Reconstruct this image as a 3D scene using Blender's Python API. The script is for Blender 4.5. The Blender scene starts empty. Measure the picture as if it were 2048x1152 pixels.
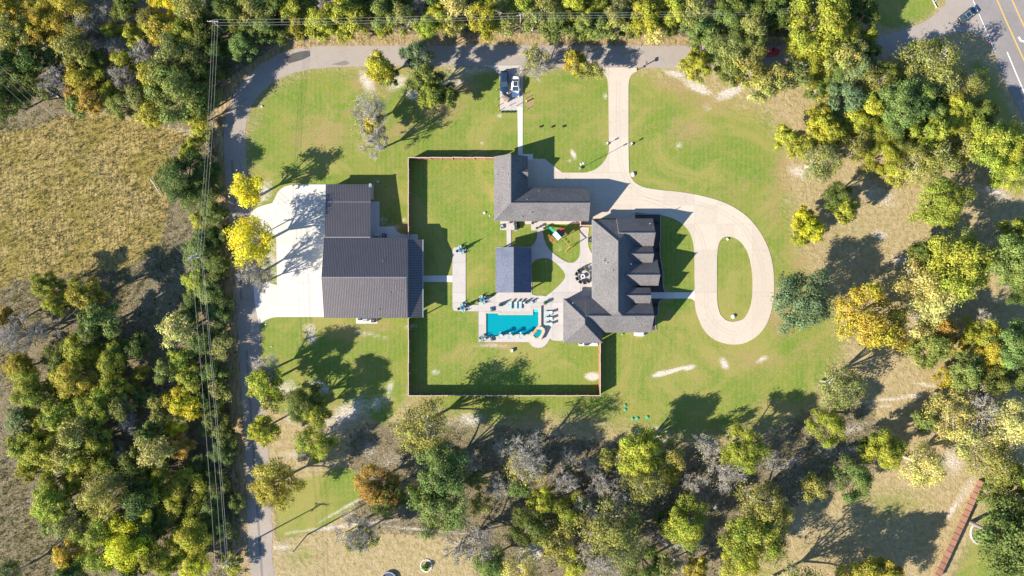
import bpy, bmesh, math, random
import numpy as np
from mathutils import Vector, Matrix
from mathutils.geometry import tessellate_polygon

random.seed(7)
rng = np.random.default_rng(7)
C = bpy.context.scene.collection
R = math.radians

# ------------------------------------------------------------------ camera, sky, sun, exposure
S = 0.112            # metres on the ground per photo pixel (photo is 2048 x 1152)
H = 153.0            # camera height
cd = bpy.data.cameras.new("camera"); cam = bpy.data.objects.new("camera", cd); C.objects.link(cam)
cam.location = (0, 0, H); cam.rotation_euler = (0, 0, 0)
cd.sensor_width = 36.0; cd.lens = 36.0 * H / (2048 * S); cd.clip_start = 1.0; cd.clip_end = 6000
scene = bpy.context.scene
scene.camera = cam

SUN_EL = 28.5; SUN_DIR = 28.0   # elevation; direction the light travels (degrees from +X towards +Y)
w = bpy.data.worlds.new("World"); scene.world = w; w.use_nodes = True
nt = w.node_tree; bg = nt.nodes["Background"]
sky = nt.nodes.new("ShaderNodeTexSky"); sky.sky_type = 'NISHITA'; sky.sun_disc = False
sky.sun_elevation = R(SUN_EL); sky.sun_rotation = R(242)
sky.air_density = 1.0; sky.dust_density = 0.1; sky.ozone_density = 5.0
nt.links.new(sky.outputs[0], bg.inputs[0]); bg.inputs[1].default_value = 0.098
sl = bpy.data.lights.new("sun", 'SUN'); so = bpy.data.objects.new("sun", sl); C.objects.link(so)
sl.energy = 5.0; sl.angle = R(0.5); sl.color = (1.0, 0.93, 0.82)
ce = math.cos(R(SUN_EL))
so.rotation_euler = Vector((ce*math.cos(R(SUN_DIR)), ce*math.sin(R(SUN_DIR)), -math.sin(R(SUN_EL)))).to_track_quat('-Z', 'Y').to_euler()
scene.view_settings.view_transform = 'Standard'; scene.view_settings.look = 'None'
scene.view_settings.exposure = 1.42; scene.view_settings.gamma = 1.0
scene.view_settings.use_curve_mapping = False
scene.cycles.max_bounces = 6; scene.cycles.transparent_max_bounces = 12
scene.cycles.diffuse_bounces = 3; scene.cycles.caustics_refractive = False; scene.cycles.caustics_reflective = False

# ------------------------------------------------------------------ helpers
def P(px, py, h=0.0):
    """photo pixel seen at height h -> world point"""
    k = (H - h) / H
    return ((px - 1024) * S * k, (576 - py) * S * k, h)
def G(px, py):
    return P(px, py)[:2]

def tag(o, label=None, cat=None, group=None, kind=None):
    if label: o['label'] = label
    if cat: o['category'] = cat
    if group: o['group'] = group
    if kind: o['kind'] = kind
    return o
def thing(name, label, cat, loc=(0, 0, 0), rz=0.0, group=None):
    o = bpy.data.objects.new(name, None); C.objects.link(o); o.empty_display_size = 0.3
    o.location = loc; o.rotation_euler = (0, 0, rz)
    return tag(o, label, cat, group)

class MB:
    def __init__(s): s.v = []; s.f = []; s.m = []
    def add(s, vs, fs, mi=0):
        n = len(s.v); s.v += [tuple(v) for v in vs]
        for f in fs: s.f.append(tuple(n + i for i in f)); s.m.append(mi)
        return s
    def box(s, c, size, rz=0.0, mi=0, taper=1.0):
        x, y, z = size[0]/2, size[1]/2, size[2]/2; ca, sa = math.cos(rz), math.sin(rz); vs = []
        for dz in (-z, z):
            t = taper if dz > 0 else 1.0
            for dx, dy in ((-x, -y), (x, -y), (x, y), (-x, y)):
                dx *= t; dy *= t
                vs.append((c[0] + dx*ca - dy*sa, c[1] + dx*sa + dy*ca, c[2] + dz))
        return s.add(vs, [(3, 2, 1, 0), (4, 5, 6, 7), (0, 1, 5, 4), (1, 2, 6, 5), (2, 3, 7, 6), (3, 0, 4, 7)], mi)
    def tube(s, p0, p1, r0, r1=None, n=6, mi=0, caps=True):
        r1 = r0 if r1 is None else r1
        p0 = Vector(p0); p1 = Vector(p1); d = (p1 - p0)
        if d.length < 1e-6: return s
        d.normalize(); a = d.orthogonal().normalized(); b = d.cross(a); vs = []
        for p, r in ((p0, r0), (p1, r1)):
            for i in range(n):
                t = 2*math.pi*i/n; vs.append(p + (a*math.cos(t) + b*math.sin(t))*r)
        fs = [(i, (i+1) % n, n + (i+1) % n, n + i) for i in range(n)]
        if caps: fs += [tuple(range(n))[::-1], tuple(range(n, 2*n))]
        return s.add(vs, fs, mi)
    def lathe(s, c, prof, n=12, mi=0):
        vs = []; fs = []
        for r, z in prof:
            for i in range(n):
                t = 2*math.pi*i/n; vs.append((c[0] + r*math.cos(t), c[1] + r*math.sin(t), c[2] + z))
        for k in range(len(prof)-1):
            for i in range(n):
                j = (i+1) % n; fs.append((k*n+i, k*n+j, (k+1)*n+j, (k+1)*n+i))
        fs.append(tuple(range(n))[::-1]); k = (len(prof)-1)*n; fs.append(tuple(range(k, k+n)))
        return s.add(vs, fs, mi)
    def prism(s, poly, z0, z1, mi=0):
        n = len(poly); vs = [(x, y, z0) for x, y in poly] + [(x, y, z1) for x, y in poly]
        tris = tessellate_polygon([[Vector((x, y, 0)) for x, y in poly]])
        fs = [tuple(i + n for i in t) for t in tris] + [tuple(t)[::-1] for t in tris]
        fs += [(i, (i+1) % n, n + (i+1) % n, n + i) for i in range(n)]
        return s.add(vs, fs, mi)
    def build(s, name, mats, parent=None, smooth=False, recalc=True):
        me = bpy.data.meshes.new(name)
        off = Vector((0, 0, 0))
        me.from_pydata(s.v, [], s.f)
        mats = mats if isinstance(mats, (list, tuple)) else [mats]
        for m in mats: me.materials.append(m)
        if len(mats) > 1: me.polygons.foreach_set('material_index', s.m)
        if recalc and len(s.f) < 20000:
            bm = bmesh.new(); bm.from_mesh(me); bmesh.ops.recalc_face_normals(bm, faces=bm.faces); bm.to_mesh(me); bm.free()
        if smooth: me.polygons.foreach_set('use_smooth', [True]*len(me.polygons))
        me.update()
        o = bpy.data.objects.new(name, me); C.objects.link(o)
        if parent is not None: o.parent = parent
        return o

def wparent(o, parent):
    """child whose vertices are in world space: cancel the parent's placement"""
    o.parent = parent
    o.matrix_parent_inverse = Matrix.LocRotScale(parent.location, parent.rotation_euler, None).inverted()
    return o

def catmull(pts, n=5, closed=False):
    out = []; m = len(pts)
    rngi = range(m) if closed else range(m-1)
    for i in rngi:
        p = [pts[(i+k) % m] if closed else pts[min(max(i+k, 0), m-1)] for k in (-1, 0, 1, 2)]
        for j in range(n):
            t = j/n
            out.append(tuple(0.5*((2*p[1][a]) + (-p[0][a]+p[2][a])*t + (2*p[0][a]-5*p[1][a]+4*p[2][a]-p[3][a])*t*t
                       + (-p[0][a]+3*p[1][a]-3*p[2][a]+p[3][a])*t**3) for a in (0, 1)))
    if not closed: out.append(tuple(pts[-1]))
    return out
def outline(items):
    """points, with lists standing for smoothed runs; pixel coordinates -> world xy"""
    out = []
    for it in items:
        if isinstance(it, list): out += catmull(it, 5)
        else: out.append(it)
    return [G(*p) for p in out]

def flat_bm(outer, holes, z):
    loops = [outer] + holes; pts = [p for l in loops for p in l]
    tris = tessellate_polygon([[Vector((x, y, 0)) for x, y in l] for l in loops])
    bm = bmesh.new(); vs = [bm.verts.new((x, y, z)) for x, y in pts]
    for t in tris:
        try: bm.faces.new([vs[i] for i in t])
        except ValueError: pass
    bmesh.ops.recalc_face_normals(bm, faces=bm.faces)
    for f in bm.faces:
        if f.normal.z < 0: f.normal_flip()
    return bm
def skirt(bm, z0):
    be = [e for e in bm.edges if len(e.link_faces) == 1]
    r = bmesh.ops.extrude_edge_only(bm, edges=be)
    for v in [g for g in r['geom'] if isinstance(g, bmesh.types.BMVert)]: v.co.z = z0
    bmesh.ops.recalc_face_normals(bm, faces=bm.faces)
def bm_obj(bm, name, mat, parent=None, kind=None):
    me = bpy.data.meshes.new(name); bm.to_mesh(me); bm.free(); me.materials.append(mat)
    o = bpy.data.objects.new(name, me); C.objects.link(o)
    if parent is not None: o.parent = parent
    if kind: o['kind'] = kind
    return o
def slabbed(name, outer, holes, base_mat, mat, cuts, ztop=0.06, ang=0.0, gap=0.018, piece='slab'):
    """a structure whose surface is separate cast slabs with open joints. cuts = (x lines, y lines) in world metres"""
    root = bm_obj(flat_bm(outer, holes, ztop-0.035), name, base_mat); skirt_m = bmesh.new(); skirt_m.from_mesh(root.data)
    skirt(skirt_m, -0.05); skirt_m.to_mesh(root.data); skirt_m.free(); root['kind'] = 'structure'
    bm = flat_bm(outer, holes, ztop)
    for ax, lines in enumerate(cuts):
        n = Vector((1, 0, 0)) if ax == 0 else Vector((0, 1, 0))
        for l in lines:
            for d in (-gap/2, gap/2):
                co = n * (l + d)
                bmesh.ops.bisect_plane(bm, geom=bm.verts[:] + bm.edges[:] + bm.faces[:], plane_co=co, plane_no=n)
    cells = {}; kill = []
    for f in bm.faces:
        c = f.calc_center_median(); key = []; bad = False
        for ax, lines in enumerate(cuts):
            v = c[ax]
            if any(abs(v-l) < gap/2 for l in lines): bad = True; break
            key.append(sum(1 for l in lines if v > l))
        if bad: kill.append(f)
        else: cells.setdefault(tuple(key), []).append(f)
    # split cells into connected pieces
    for key, faces in cells.items():
        fs = set(faces)
        while fs:
            st = [fs.pop()]; comp = []
            while st:
                f = st.pop(); comp.append(f)
                for e in f.edges:
                    for g in e.link_faces:
                        if g in fs: fs.discard(g); st.append(g)
            area = sum(f.calc_area() for f in comp)
            if area < 0.05: continue
            b2 = bmesh.new(); vm = {}
            dz = random.uniform(-0.004, 0.004)
            for f in comp:
                for v in f.verts:
                    if v not in vm: vm[v] = b2.verts.new((v.co.x, v.co.y, v.co.z + dz))
                b2.faces.new([vm[v] for v in f.verts])
            skirt(b2, ztop-0.06)
            o = bm_obj(b2, piece, mat, root)
            o.color = (random.uniform(0.93, 1.05),)*3 + (1,)
    bm.free()
    return root

# ------------------------------------------------------------------ materials
def mk(name):
    m = bpy.data.materials.new(name); m.use_nodes = True; t = m.node_tree
    return m, t, t.nodes["Principled BSDF"]
def N(t, typ, **kw):
    n = t.nodes.new(typ)
    for k, v in kw.items(): setattr(n, k, v)
    return n
def noise(t, vec, scale, detail=4, rough=0.6, dist=0.0):
    n = N(t, 'ShaderNodeTexNoise'); n.inputs['Scale'].default_value = scale; n.inputs['Detail'].default_value = detail
    n.inputs['Roughness'].default_value = rough; n.inputs['Distortion'].default_value = dist
    if vec is not None: t.links.new(vec, n.inputs['Vector'])
    return n.outputs['Fac']
def ramp(t, fac, stops):
    r = N(t, 'ShaderNodeValToRGB'); e = r.color_ramp.elements
    while len(e) > 1: e.remove(e[-1])
    for i, (p, c) in enumerate(stops):
        c = tuple(c) + (1,) if len(c) == 3 else c
        if i == 0: e[0].position = p; e[0].color = c
        else: x = e.new(p); x.color = c
    t.links.new(fac, r.inputs[0]); return r.outputs[0]
def mix(t, fac, a, b, blend='MIX'):
    m = N(t, 'ShaderNodeMix', data_type='RGBA', blend_type=blend)
    for s, v in ((0, fac), (6, a), (7, b)):
        if isinstance(v, (int, float)): m.inputs[s].default_value = v
        elif isinstance(v, tuple): m.inputs[s].default_value = v + (1,) if len(v) == 3 else v
        else: t.links.new(v, m.inputs[s])
    return m.outputs[2]
def mth(t, op, a, b=0.0, c=None, clamp=False):
    m = N(t, 'ShaderNodeMath', operation=op, use_clamp=clamp)
    for i, v in enumerate((a, b) if c is None else (a, b, c)):
        if isinstance(v, (int, float)): m.inputs[i].default_value = v
        else: t.links.new(v, m.inputs[i])
    return m.outputs[0]
def smooth(t, v, lo, hi):
    m = N(t, 'ShaderNodeMapRange', interpolation_type='SMOOTHSTEP')
    t.links.new(v, m.inputs[0]); m.inputs[1].default_value = lo; m.inputs[2].default_value = hi
    return m.outputs[0]
def coord(t, kind='Object', scale=None, rot=None):
    c = N(t, 'ShaderNodeTexCoord').outputs[kind]
    if scale or rot:
        m = N(t, 'ShaderNodeMapping'); t.links.new(c, m.inputs[0])
        if scale: m.inputs['Scale'].default_value = scale
        if rot: m.inputs['Rotation'].default_value = rot
        c = m.outputs[0]
    return c
def bump(t, bsdf, h, strength=0.4, dist=0.05):
    b = N(t, 'ShaderNodeBump'); b.inputs['Strength'].default_value = strength; b.inputs['Distance'].default_value = dist
    t.links.new(h, b.inputs['Height']); t.links.new(b.outputs[0], bsdf.inputs['Normal'])

def simple(name, col, rough=0.6, metal=0.0, var=0.15, scale=6.0, spec=0.5, objcol=False):
    m, t, b = mk(name); v = coord(t)
    c = mix(t, noise(t, v, scale), tuple(x*(1-var) for x in col), tuple(x*(1+var) for x in col))
    if objcol:
        c = mix(t, 1.0, c, N(t, 'ShaderNodeObjectInfo').outputs['Color'], 'MULTIPLY')
    t.links.new(c, b.inputs['Base Color']); b.inputs['Roughness'].default_value = rough
    b.inputs['Metallic'].default_value = metal; b.inputs['Specular IOR Level'].default_value = spec
    return m

def concrete(name, a, bcol, stain=0.35):
    m, t, b = mk(name); v = coord(t)
    n1 = noise(t, v, 0.25, 5, 0.6); n2 = noise(t, v, 9.0, 3); n3 = noise(t, v, 1.3, 6, 0.7, 0.5)
    c = mix(t, n1, a, bcol)
    c = mix(t, mth(t, 'MULTIPLY', smooth(t, n3, 0.5, 0.72), stain), c, tuple(x*0.72 for x in bcol))
    c = mix(t, mth(t, 'MULTIPLY', n2, 0.25), c, tuple(x*0.8 for x in a))
    c = mix(t, 1.0, c, N(t, 'ShaderNodeObjectInfo').outputs['Color'], 'MULTIPLY')
    t.links.new(c, b.inputs['Base Color']); b.inputs['Roughness'].default_value = 0.85
    bump(t, b, n2, 0.15, 0.01)
    return m
M = {}
M['drive'] = concrete('driveway_concrete', (0.485, 0.41, 0.32), (0.43, 0.36, 0.28), 0.5)
M['apron'] = concrete('apron_concrete', (0.58, 0.535, 0.465), (0.48, 0.44, 0.38), 0.25)
M['deck'] = concrete('deck_concrete', (0.43, 0.39, 0.35), (0.37, 0.335, 0.305), 0.4)
M['joint'] = simple('joint_sand', (0.30, 0.26, 0.21), 0.9)
M['coping'] = simple('stone_coping', (0.42, 0.34, 0.25), 0.7, var=0.25, scale=3)

def asphalt(name, a, bcol):
    m, t, b = mk(name); v = coord(t)
    n1 = noise(t, v, 0.12, 5, 0.65, 0.6); n2 = noise(t, v, 5.0, 3); n3 = noise(t, v, 0.9, 6, 0.75, 1.0)
    c = mix(t, smooth(t, n1, 0.35, 0.65), a, bcol)
    c = mix(t, mth(t, 'MULTIPLY', smooth(t, n3, 0.52, 0.7), 0.45), c, tuple(x*0.62 for x in a))
    c = mix(t, mth(t, 'MULTIPLY', n2, 0.5), c, tuple(x*0.65 for x in bcol))
    cr = N(t, 'ShaderNodeTexVoronoi', feature='DISTANCE_TO_EDGE'); cr.inputs['Scale'].default_value = 0.45
    t.links.new(mix(t, 0.08, v, N(t, 'ShaderNodeTexNoise').outputs['Color'], 'ADD'), cr.inputs['Vector'])
    ck = mth(t, 'MULTIPLY', mth(t, 'LESS_THAN', cr.outputs['Distance'], 0.012), 0.22)
    sy = N(t, 'ShaderNodeSeparateXYZ'); t.links.new(v, sy.inputs[0])
    dust = mth(t, 'MULTIPLY', smooth(t, mth(t, 'ADD', sy.outputs[1], mth(t, 'MULTIPLY', n3, 12.0)), 34.0, 56.0), 0.65)
    if name == 'lane_asphalt': c = mix(t, dust, c, (0.29, 0.25, 0.215))
    c = mix(t, ck, c, (0.07, 0.065, 0.06))
    t.links.new(c, b.inputs['Base Color']); b.inputs['Roughness'].default_value = 0.9
    bump(t, b, n2, 0.3, 0.02)
    return m
M['road'] = asphalt('lane_asphalt', (0.27, 0.22, 0.175), (0.33, 0.275, 0.22))
M['highway'] = asphalt('highway_asphalt', (0.205, 0.182, 0.17), (0.245, 0.215, 0.195))
M['patch'] = asphalt('fresh_asphalt', (0.055, 0.05, 0.05), (0.085, 0.08, 0.075))
M['track'] = asphalt('worn_asphalt', (0.17, 0.15, 0.14), (0.2, 0.175, 0.16))
M['yellow_paint'] = simple('yellow_road_paint', (0.50, 0.33, 0.08), 0.7)
M['white_paint'] = simple('white_road_paint', (0.72, 0.72, 0.70), 0.7)

def shingle(name, a, bcol):
    m, t, b = mk(name); v = coord(t)
    br = N(t, 'ShaderNodeTexBrick'); br.inputs['Scale'].default_value = 1.0
    br.inputs['Brick Width'].default_value = 0.34; br.inputs['Row Height'].default_value = 0.145
    br.inputs['Mortar Size'].default_value = 0.006; br.inputs['Color1'].default_value = a + (1,)
    br.inputs['Color2'].default_value = bcol + (1,); br.inputs['Mortar'].default_value = tuple(x*0.45 for x in a) + (1,)
    t.links.new(v, br.inputs['Vector'])
    n = noise(t, v, 3.0, 6, 0.75); n2 = noise(t, v, 0.22, 4)
    c = mix(t, smooth(t, n, 0.36, 0.66), br.outputs['Color'], tuple(x*1.35 for x in bcol))
    c = mix(t, mth(t, 'MULTIPLY', smooth(t, n2, 0.45, 0.7), 0.35), c, tuple(x*0.72 for x in a))
    t.links.new(c, b.inputs['Base Color']); b.inputs['Roughness'].default_value = 0.93
    b.inputs['Specular IOR Level'].default_value = 0.25
    bump(t, b, mth(t, 'ADD', n, br.outputs['Fac']), 0.35, 0.02)
    return m
M['shingle'] = shingle('grey_shingles', (0.094, 0.088, 0.086), (0.121, 0.112, 0.110))
M['shingle_pav'] = shingle('pavilion_shingles', (0.070, 0.084, 0.118), (0.092, 0.10, 0.132))
M['cap'] = simple('ridge_cap_shingle', (0.13, 0.122, 0.124), 0.9, var=0.3, scale=9)
M['valley'] = simple('valley_flashing', (0.10, 0.095, 0.10), 0.7)
def metalroof(name, col):
    m, t, b = mk(name); v = coord(t)
    n = noise(t, v, 0.5, 5); n2 = noise(t, coord(t, scale=(6, 0.5, 1)), 1.0, 4)
    c = mix(t, n, tuple(x*0.85 for x in col), tuple(x*1.15 for x in col)); c = mix(t, mth(t, 'MULTIPLY', n2, 0.35), c, tuple(x*1.3 for x in col))
    t.links.new(c, b.inputs['Base Color']); b.inputs['Roughness'].default_value = 0.41
    b.inputs['Metallic'].default_value = 0.85; b.inputs['Specular IOR Level'].default_value = 0.5
    return m
M['metal_roof'] = metalroof('bronze_metal_roof', (0.135, 0.12, 0.115))
M['metal_rib'] = metalroof('bronze_metal_rib', (0.34, 0.295, 0.28))
M['trim'] = simple('pale_trim', (0.27, 0.26, 0.255), 0.6)
M['gutter'] = simple('grey_blue_gutter', (0.27, 0.31, 0.32), 0.4)
def brickmat():
    m, t, b = mk('tan_brick'); v = coord(t)
    mp = N(t, 'ShaderNodeVectorMath', operation='ADD'); sep = N(t, 'ShaderNodeSeparateXYZ'); t.links.new(v, sep.inputs[0])
    cmb = N(t, 'ShaderNodeCombineXYZ'); t.links.new(mth(t, 'ADD', sep.outputs[0], sep.outputs[1]), cmb.inputs[0]); t.links.new(sep.outputs[2], cmb.inputs[1])
    br = N(t, 'ShaderNodeTexBrick'); br.inputs['Scale'].default_value = 1.0; br.inputs['Brick Width'].default_value = 0.22
    br.inputs['Row Height'].default_value = 0.075; br.inputs['Mortar Size'].default_value = 0.008
    br.inputs['Color1'].default_value = (0.42, 0.34, 0.27, 1); br.inputs['Color2'].default_value = (0.34, 0.27, 0.21, 1); br.inputs['Mortar'].default_value = (0.5, 0.47, 0.42, 1)
    t.links.new(cmb.outputs[0], br.inputs['Vector']); t.links.new(br.outputs['Color'], b.inputs['Base Color']); b.inputs['Roughness'].default_value = 0.9
    return m
M['brick'] = brickmat()
M['siding'] = simple('grey_metal_siding', (0.36, 0.36, 0.36), 0.5)
M['glass'] = simple('window_glass', (0.03, 0.04, 0.05), 0.08, spec=0.8)
M['door'] = simple('brown_door', (0.14, 0.08, 0.05), 0.5)
M['white'] = simple('white_plastic', (0.5, 0.5, 0.48), 0.4)
M['black'] = simple('black_plastic', (0.02, 0.02, 0.022), 0.4)
M['darkmetal'] = simple('dark_metal', (0.05, 0.05, 0.055), 0.4, metal=0.6)
M['steel'] = simple('galvanised_steel', (0.6, 0.6, 0.6), 0.35, metal=0.6)
M['wire'] = simple('bare_wire', (0.38, 0.37, 0.345), 0.5)
M['cedar'] = simple('red_cedar', (0.28, 0.115, 0.07), 0.8, var=0.35, scale=5, objcol=True)
M['cedar_top'] = simple('weathered_cedar_cap', (0.52, 0.40, 0.32), 0.8, var=0.25, scale=4)
M['redwood'] = simple('redwood_panel', (0.25, 0.125, 0.085), 0.75, var=0.18, scale=5, objcol=True)
M['orange_wood'] = simple('orange_playset_wood', (0.42, 0.20, 0.055), 0.6)
M['pole'] = simple('weathered_pole', (0.30, 0.25, 0.21), 0.8, var=0.3)
M['teal'] = simple('teal_cushion', (0.04, 0.17, 0.21), 0.7)
M['lteal'] = simple('pale_teal_sling', (0.30, 0.41, 0.41), 0.6)
M['blue_canvas'] = simple('blue_canvas', (0.02, 0.12, 0.19), 0.7)
M['navy'] = simple('navy_canvas', (0.03, 0.045, 0.09), 0.7)
M['charcoal'] = simple('charcoal_wicker', (0.035, 0.04, 0.045), 0.7, var=0.5, scale=20)
M['green_plastic'] = simple('green_plastic', (0.02, 0.32, 0.22), 0.35)
M['septic'] = simple('green_lid', (0.04, 0.36, 0.22), 0.5)
M['tarp_light'] = simple('light_blue_tarp', (0.17, 0.33, 0.36), 0.5)
M['rock'] = simple('white_rock', (0.62, 0.60, 0.55), 0.9, var=0.3, scale=2.5)
M['tile'] = simple('pool_tile', (0.06, 0.30, 0.36), 0.3)
M['terracotta'] = simple('terracotta', (0.42, 0.17, 0.09), 0.7)
M['redsign'] = simple('red_sign', (0.55, 0.03, 0.03), 0.4)
M['stump'] = simple('cut_wood', (0.55, 0.36, 0.17), 0.8)
M['mulch'] = simple('dark_mulch', (0.055, 0.045, 0.04), 0.95, var=0.5, scale=8)

def leafmat(name, trans=0.35, tint=False):
    m, t, b = mk(name)
    if tint: ta = N(t, 'ShaderNodeAttribute'); ta.attribute_name = 'tint'; col = ta.outputs['Color']
    else: col = N(t, 'ShaderNodeObjectInfo').outputs['Color']
    at = N(t, 'ShaderNodeAttribute'); at.attribute_name = 'tone'
    sep = N(t, 'ShaderNodeSeparateColor'); t.links.new(at.outputs['Color'], sep.inputs[0])
    hs = N(t, 'ShaderNodeHueSaturation')
    t.links.new(mth(t, 'MULTIPLY_ADD', sep.outputs[1], 0.075, 0.475), hs.inputs['Hue'])
    t.links.new(mth(t, 'MULTIPLY_ADD', sep.outputs[0], 1.5, 0.38), hs.inputs['Value'])
    t.links.new(col, hs.inputs['Color'])
    b.inputs['Roughness'].default_value = 0.6; b.inputs['Specular IOR Level'].default_value = 0.25
    t.links.new(hs.outputs[0], b.inputs['Base Color'])
    tr = N(t, 'ShaderNodeBsdfTranslucent'); t.links.new(hs.outputs[0], tr.inputs['Color'])
    mx = N(t, 'ShaderNodeMixShader'); mx.inputs[0].default_value = trans
    t.links.new(b.outputs[0], mx.inputs[1]); t.links.new(tr.outputs[0], mx.inputs[2])
    t.links.new(mx.outputs[0], t.nodes['Material Output'].inputs[0])
    return m
M['leaf'] = leafmat('leaves'); M['leaf_mixed'] = leafmat('mixed_leaves', tint=True)
M['bark'] = simple('grey_bark', (0.20, 0.17, 0.14), 0.9, var=0.3, scale=4)
M['palebark'] = simple('pale_bark', (0.42, 0.38, 0.33), 0.9, var=0.2, scale=4)
M['twig'] = simple('bare_twigs', (0.30, 0.27, 0.235), 0.9, var=0.2, scale=4)

# ------------------------------------------------------------------ ground
def smask_poly(X, Y, pts):
    """point in polygon on the grid (pixel coords)"""
    ins = np.zeros(X.shape, bool); n = len(pts)
    for i in range(n):
        x0, y0 = pts[i]; x1, y1 = pts[(i+1) % n]
        if y0 == y1: continue
        c = ((y0 > Y) != (y1 > Y)) & (X < (x1-x0)*(Y-y0)/(y1-y0) + x0)
        ins ^= c
    return ins.astype(np.float32)
def blur(a, k):
    for ax in (0, 1):
        for _ in range(2):
            p = np.pad(a, [(k+1, k) if i == ax else (0, 0) for i in (0, 1)], mode='edge')
            c = np.cumsum(p, axis=ax, dtype=np.float64)
            hi = np.take(c, range(2*k+1, c.shape[ax]), axis=ax); lo = np.take(c, range(0, c.shape[ax]-2*k-1), axis=ax)
            a = ((hi-lo)/(2*k+1)).astype(np.float32)
    return a
step = 0.5
gx = np.concatenate([[-3000, -1500, -700, -350, -220], np.arange(-160, 160.01, step), [220, 350, 700, 1500, 3000]])
gy = np.concatenate([[-3000, -1500, -700, -350, -180], np.arange(-100, 100.01, step), [180, 350, 700, 1500, 3000]])
GXm, GYm = np.meshgrid(gx, gy)
PXg = GXm/S + 1024; PYg = 576 - GYm/S
def blob(cx, cy, rx, ry, rot=0.0, p=1.0):
    a = R(rot); dx = PXg-cx; dy = PYg-cy
    u = (dx*math.cos(a)+dy*math.sin(a))/rx; v = (-dx*math.sin(a)+dy*math.cos(a))/ry
    return np.exp(-(u*u+v*v)*p).astype(np.float32)
Z = np.zeros_like(PXg, dtype=np.float32)
lawn_main = [(500,300),(495,240),(510,200),(545,165),(600,143),(640,136),(700,133),(780,133),(900,150),(950,140),(1000,140),(1200,140),(1290,135),(1350,150),(1440,190),(1500,215),(1560,240),(1590,300),(1575,380),(1570,440),(1600,500),(1640,590),(1690,640),(1700,690),(1660,740),(1640,800),(1560,840),(1460,870),(1400,880),(1280,860),(1200,840),(1100,820),(1050,850),(930,840),(815,800),(815,690),(700,850),(560,800),(530,760),(520,650),(520,560),(500,470),(490,380)]
lawn = np.maximum(blur(smask_poly(PXg, PYg, lawn_main), 13), blur(smask_poly(PXg, PYg, [(520,300),(520,200),(600,150),(1290,145),(1480,260),(1500,500),(1560,640),(1500,780),(1300,800),(820,780),(520,640)]), 4))
lawn = np.maximum(lawn, blur(smask_poly(PXg, PYg, [(520,640),(816,640),(816,800),(760,860),(700,790),(600,820),(545,830),(525,760)]), 3)*0.95)
lawn = np.maximum(lawn, blur(smask_poly(PXg, PYg, [(548,1000),(600,960),(690,930),(730,960),(715,1005),(640,1060),(555,1082)]), 2))
lawn = np.maximum(lawn, blur(smask_poly(PXg, PYg, [(1905,1152),(1980,1000),(2400,1000),(2400,1400),(1800,1400)]), 4)*0.85)
lawn = np.maximum(lawn, blur(smask_poly(PXg, PYg, [(1980,130),(2048,270),(2010,300),(1950,220),(1930,110)]), 3)*0.8)
lawn = np.maximum(lawn, blur(smask_poly(PXg, PYg, [(1780,62),(1860,38),(1878,15),(1890,-60),(1720,-60),(1700,20)]), 3)*0.85)
for b_ in [(1790,1010,120,50,0,.5),(1000,870,200,30,0,.35),(1650,510,90,60,0,.4),(1530,1140,60,30,0,.5),(600,1110,50,40,0,.5),(1470,800,150,60,0,.5),(1850,1080,80,60,0,.35),(1700,470,100,60,20,.38),(780,1020,70,30,0,.2)]:
    lawn = np.maximum(lawn, blob(*b_[:5])*b_[5])
# dry areas in the lawn
dry = Z.copy() + 0.16*(1-blur(smask_poly(PXg, PYg, [(820,318),(1190,318),(1200,440),(1400,440),(1400,600),(1200,690),(1198,790),(820,790)]), 3))
for cx, cy, rx, ry, rot, a in [(740,170,60,25,20,.7),(650,270,90,60,0,.55),(800,260,90,30,-20,.5),(880,210,60,40,0,.7),(920,170,50,20,0,.8),(1120,230,40,40,0,.3),(1380,260,60,35,0,.6),(1420,200,80,40,10,.6),(1590,340,50,60,20,.9),(1545,410,30,60,0,.5),(1560,620,40,60,0,.8),(1620,700,60,40,0,.4),(1500,720,120,30,0,.5),(1660,520,90,60,0,.9),(930,720,60,40,0,.35),(880,370,40,30,0,.3),(1000,690,50,8,0,.9),(1020,340,20,10,0,.0),(700,660,60,25,0,.55),(640,640,40,12,0,.3),(760,650,40,20,0,.5),(1480,380,100,50,0,.35),(1310,400,60,30,0,.0),(1060,205,10,20,0,.9),(980,380,25,30,0,.35),(1070,860,100,25,0,.5),(1320,690,60,20,0,.25),(560,720,30,30,0,.3),(1540,820,80,40,-20,.45),(1200,850,80,20,0,.3),(560,1000,30,20,0,.6),(1360,170,60,18,10,.9),(1700,1040,120,60,0,.4)]:
    dry = np.maximum(dry, blob(cx,cy,rx,ry,rot)*a)
sand = Z.copy()
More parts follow.
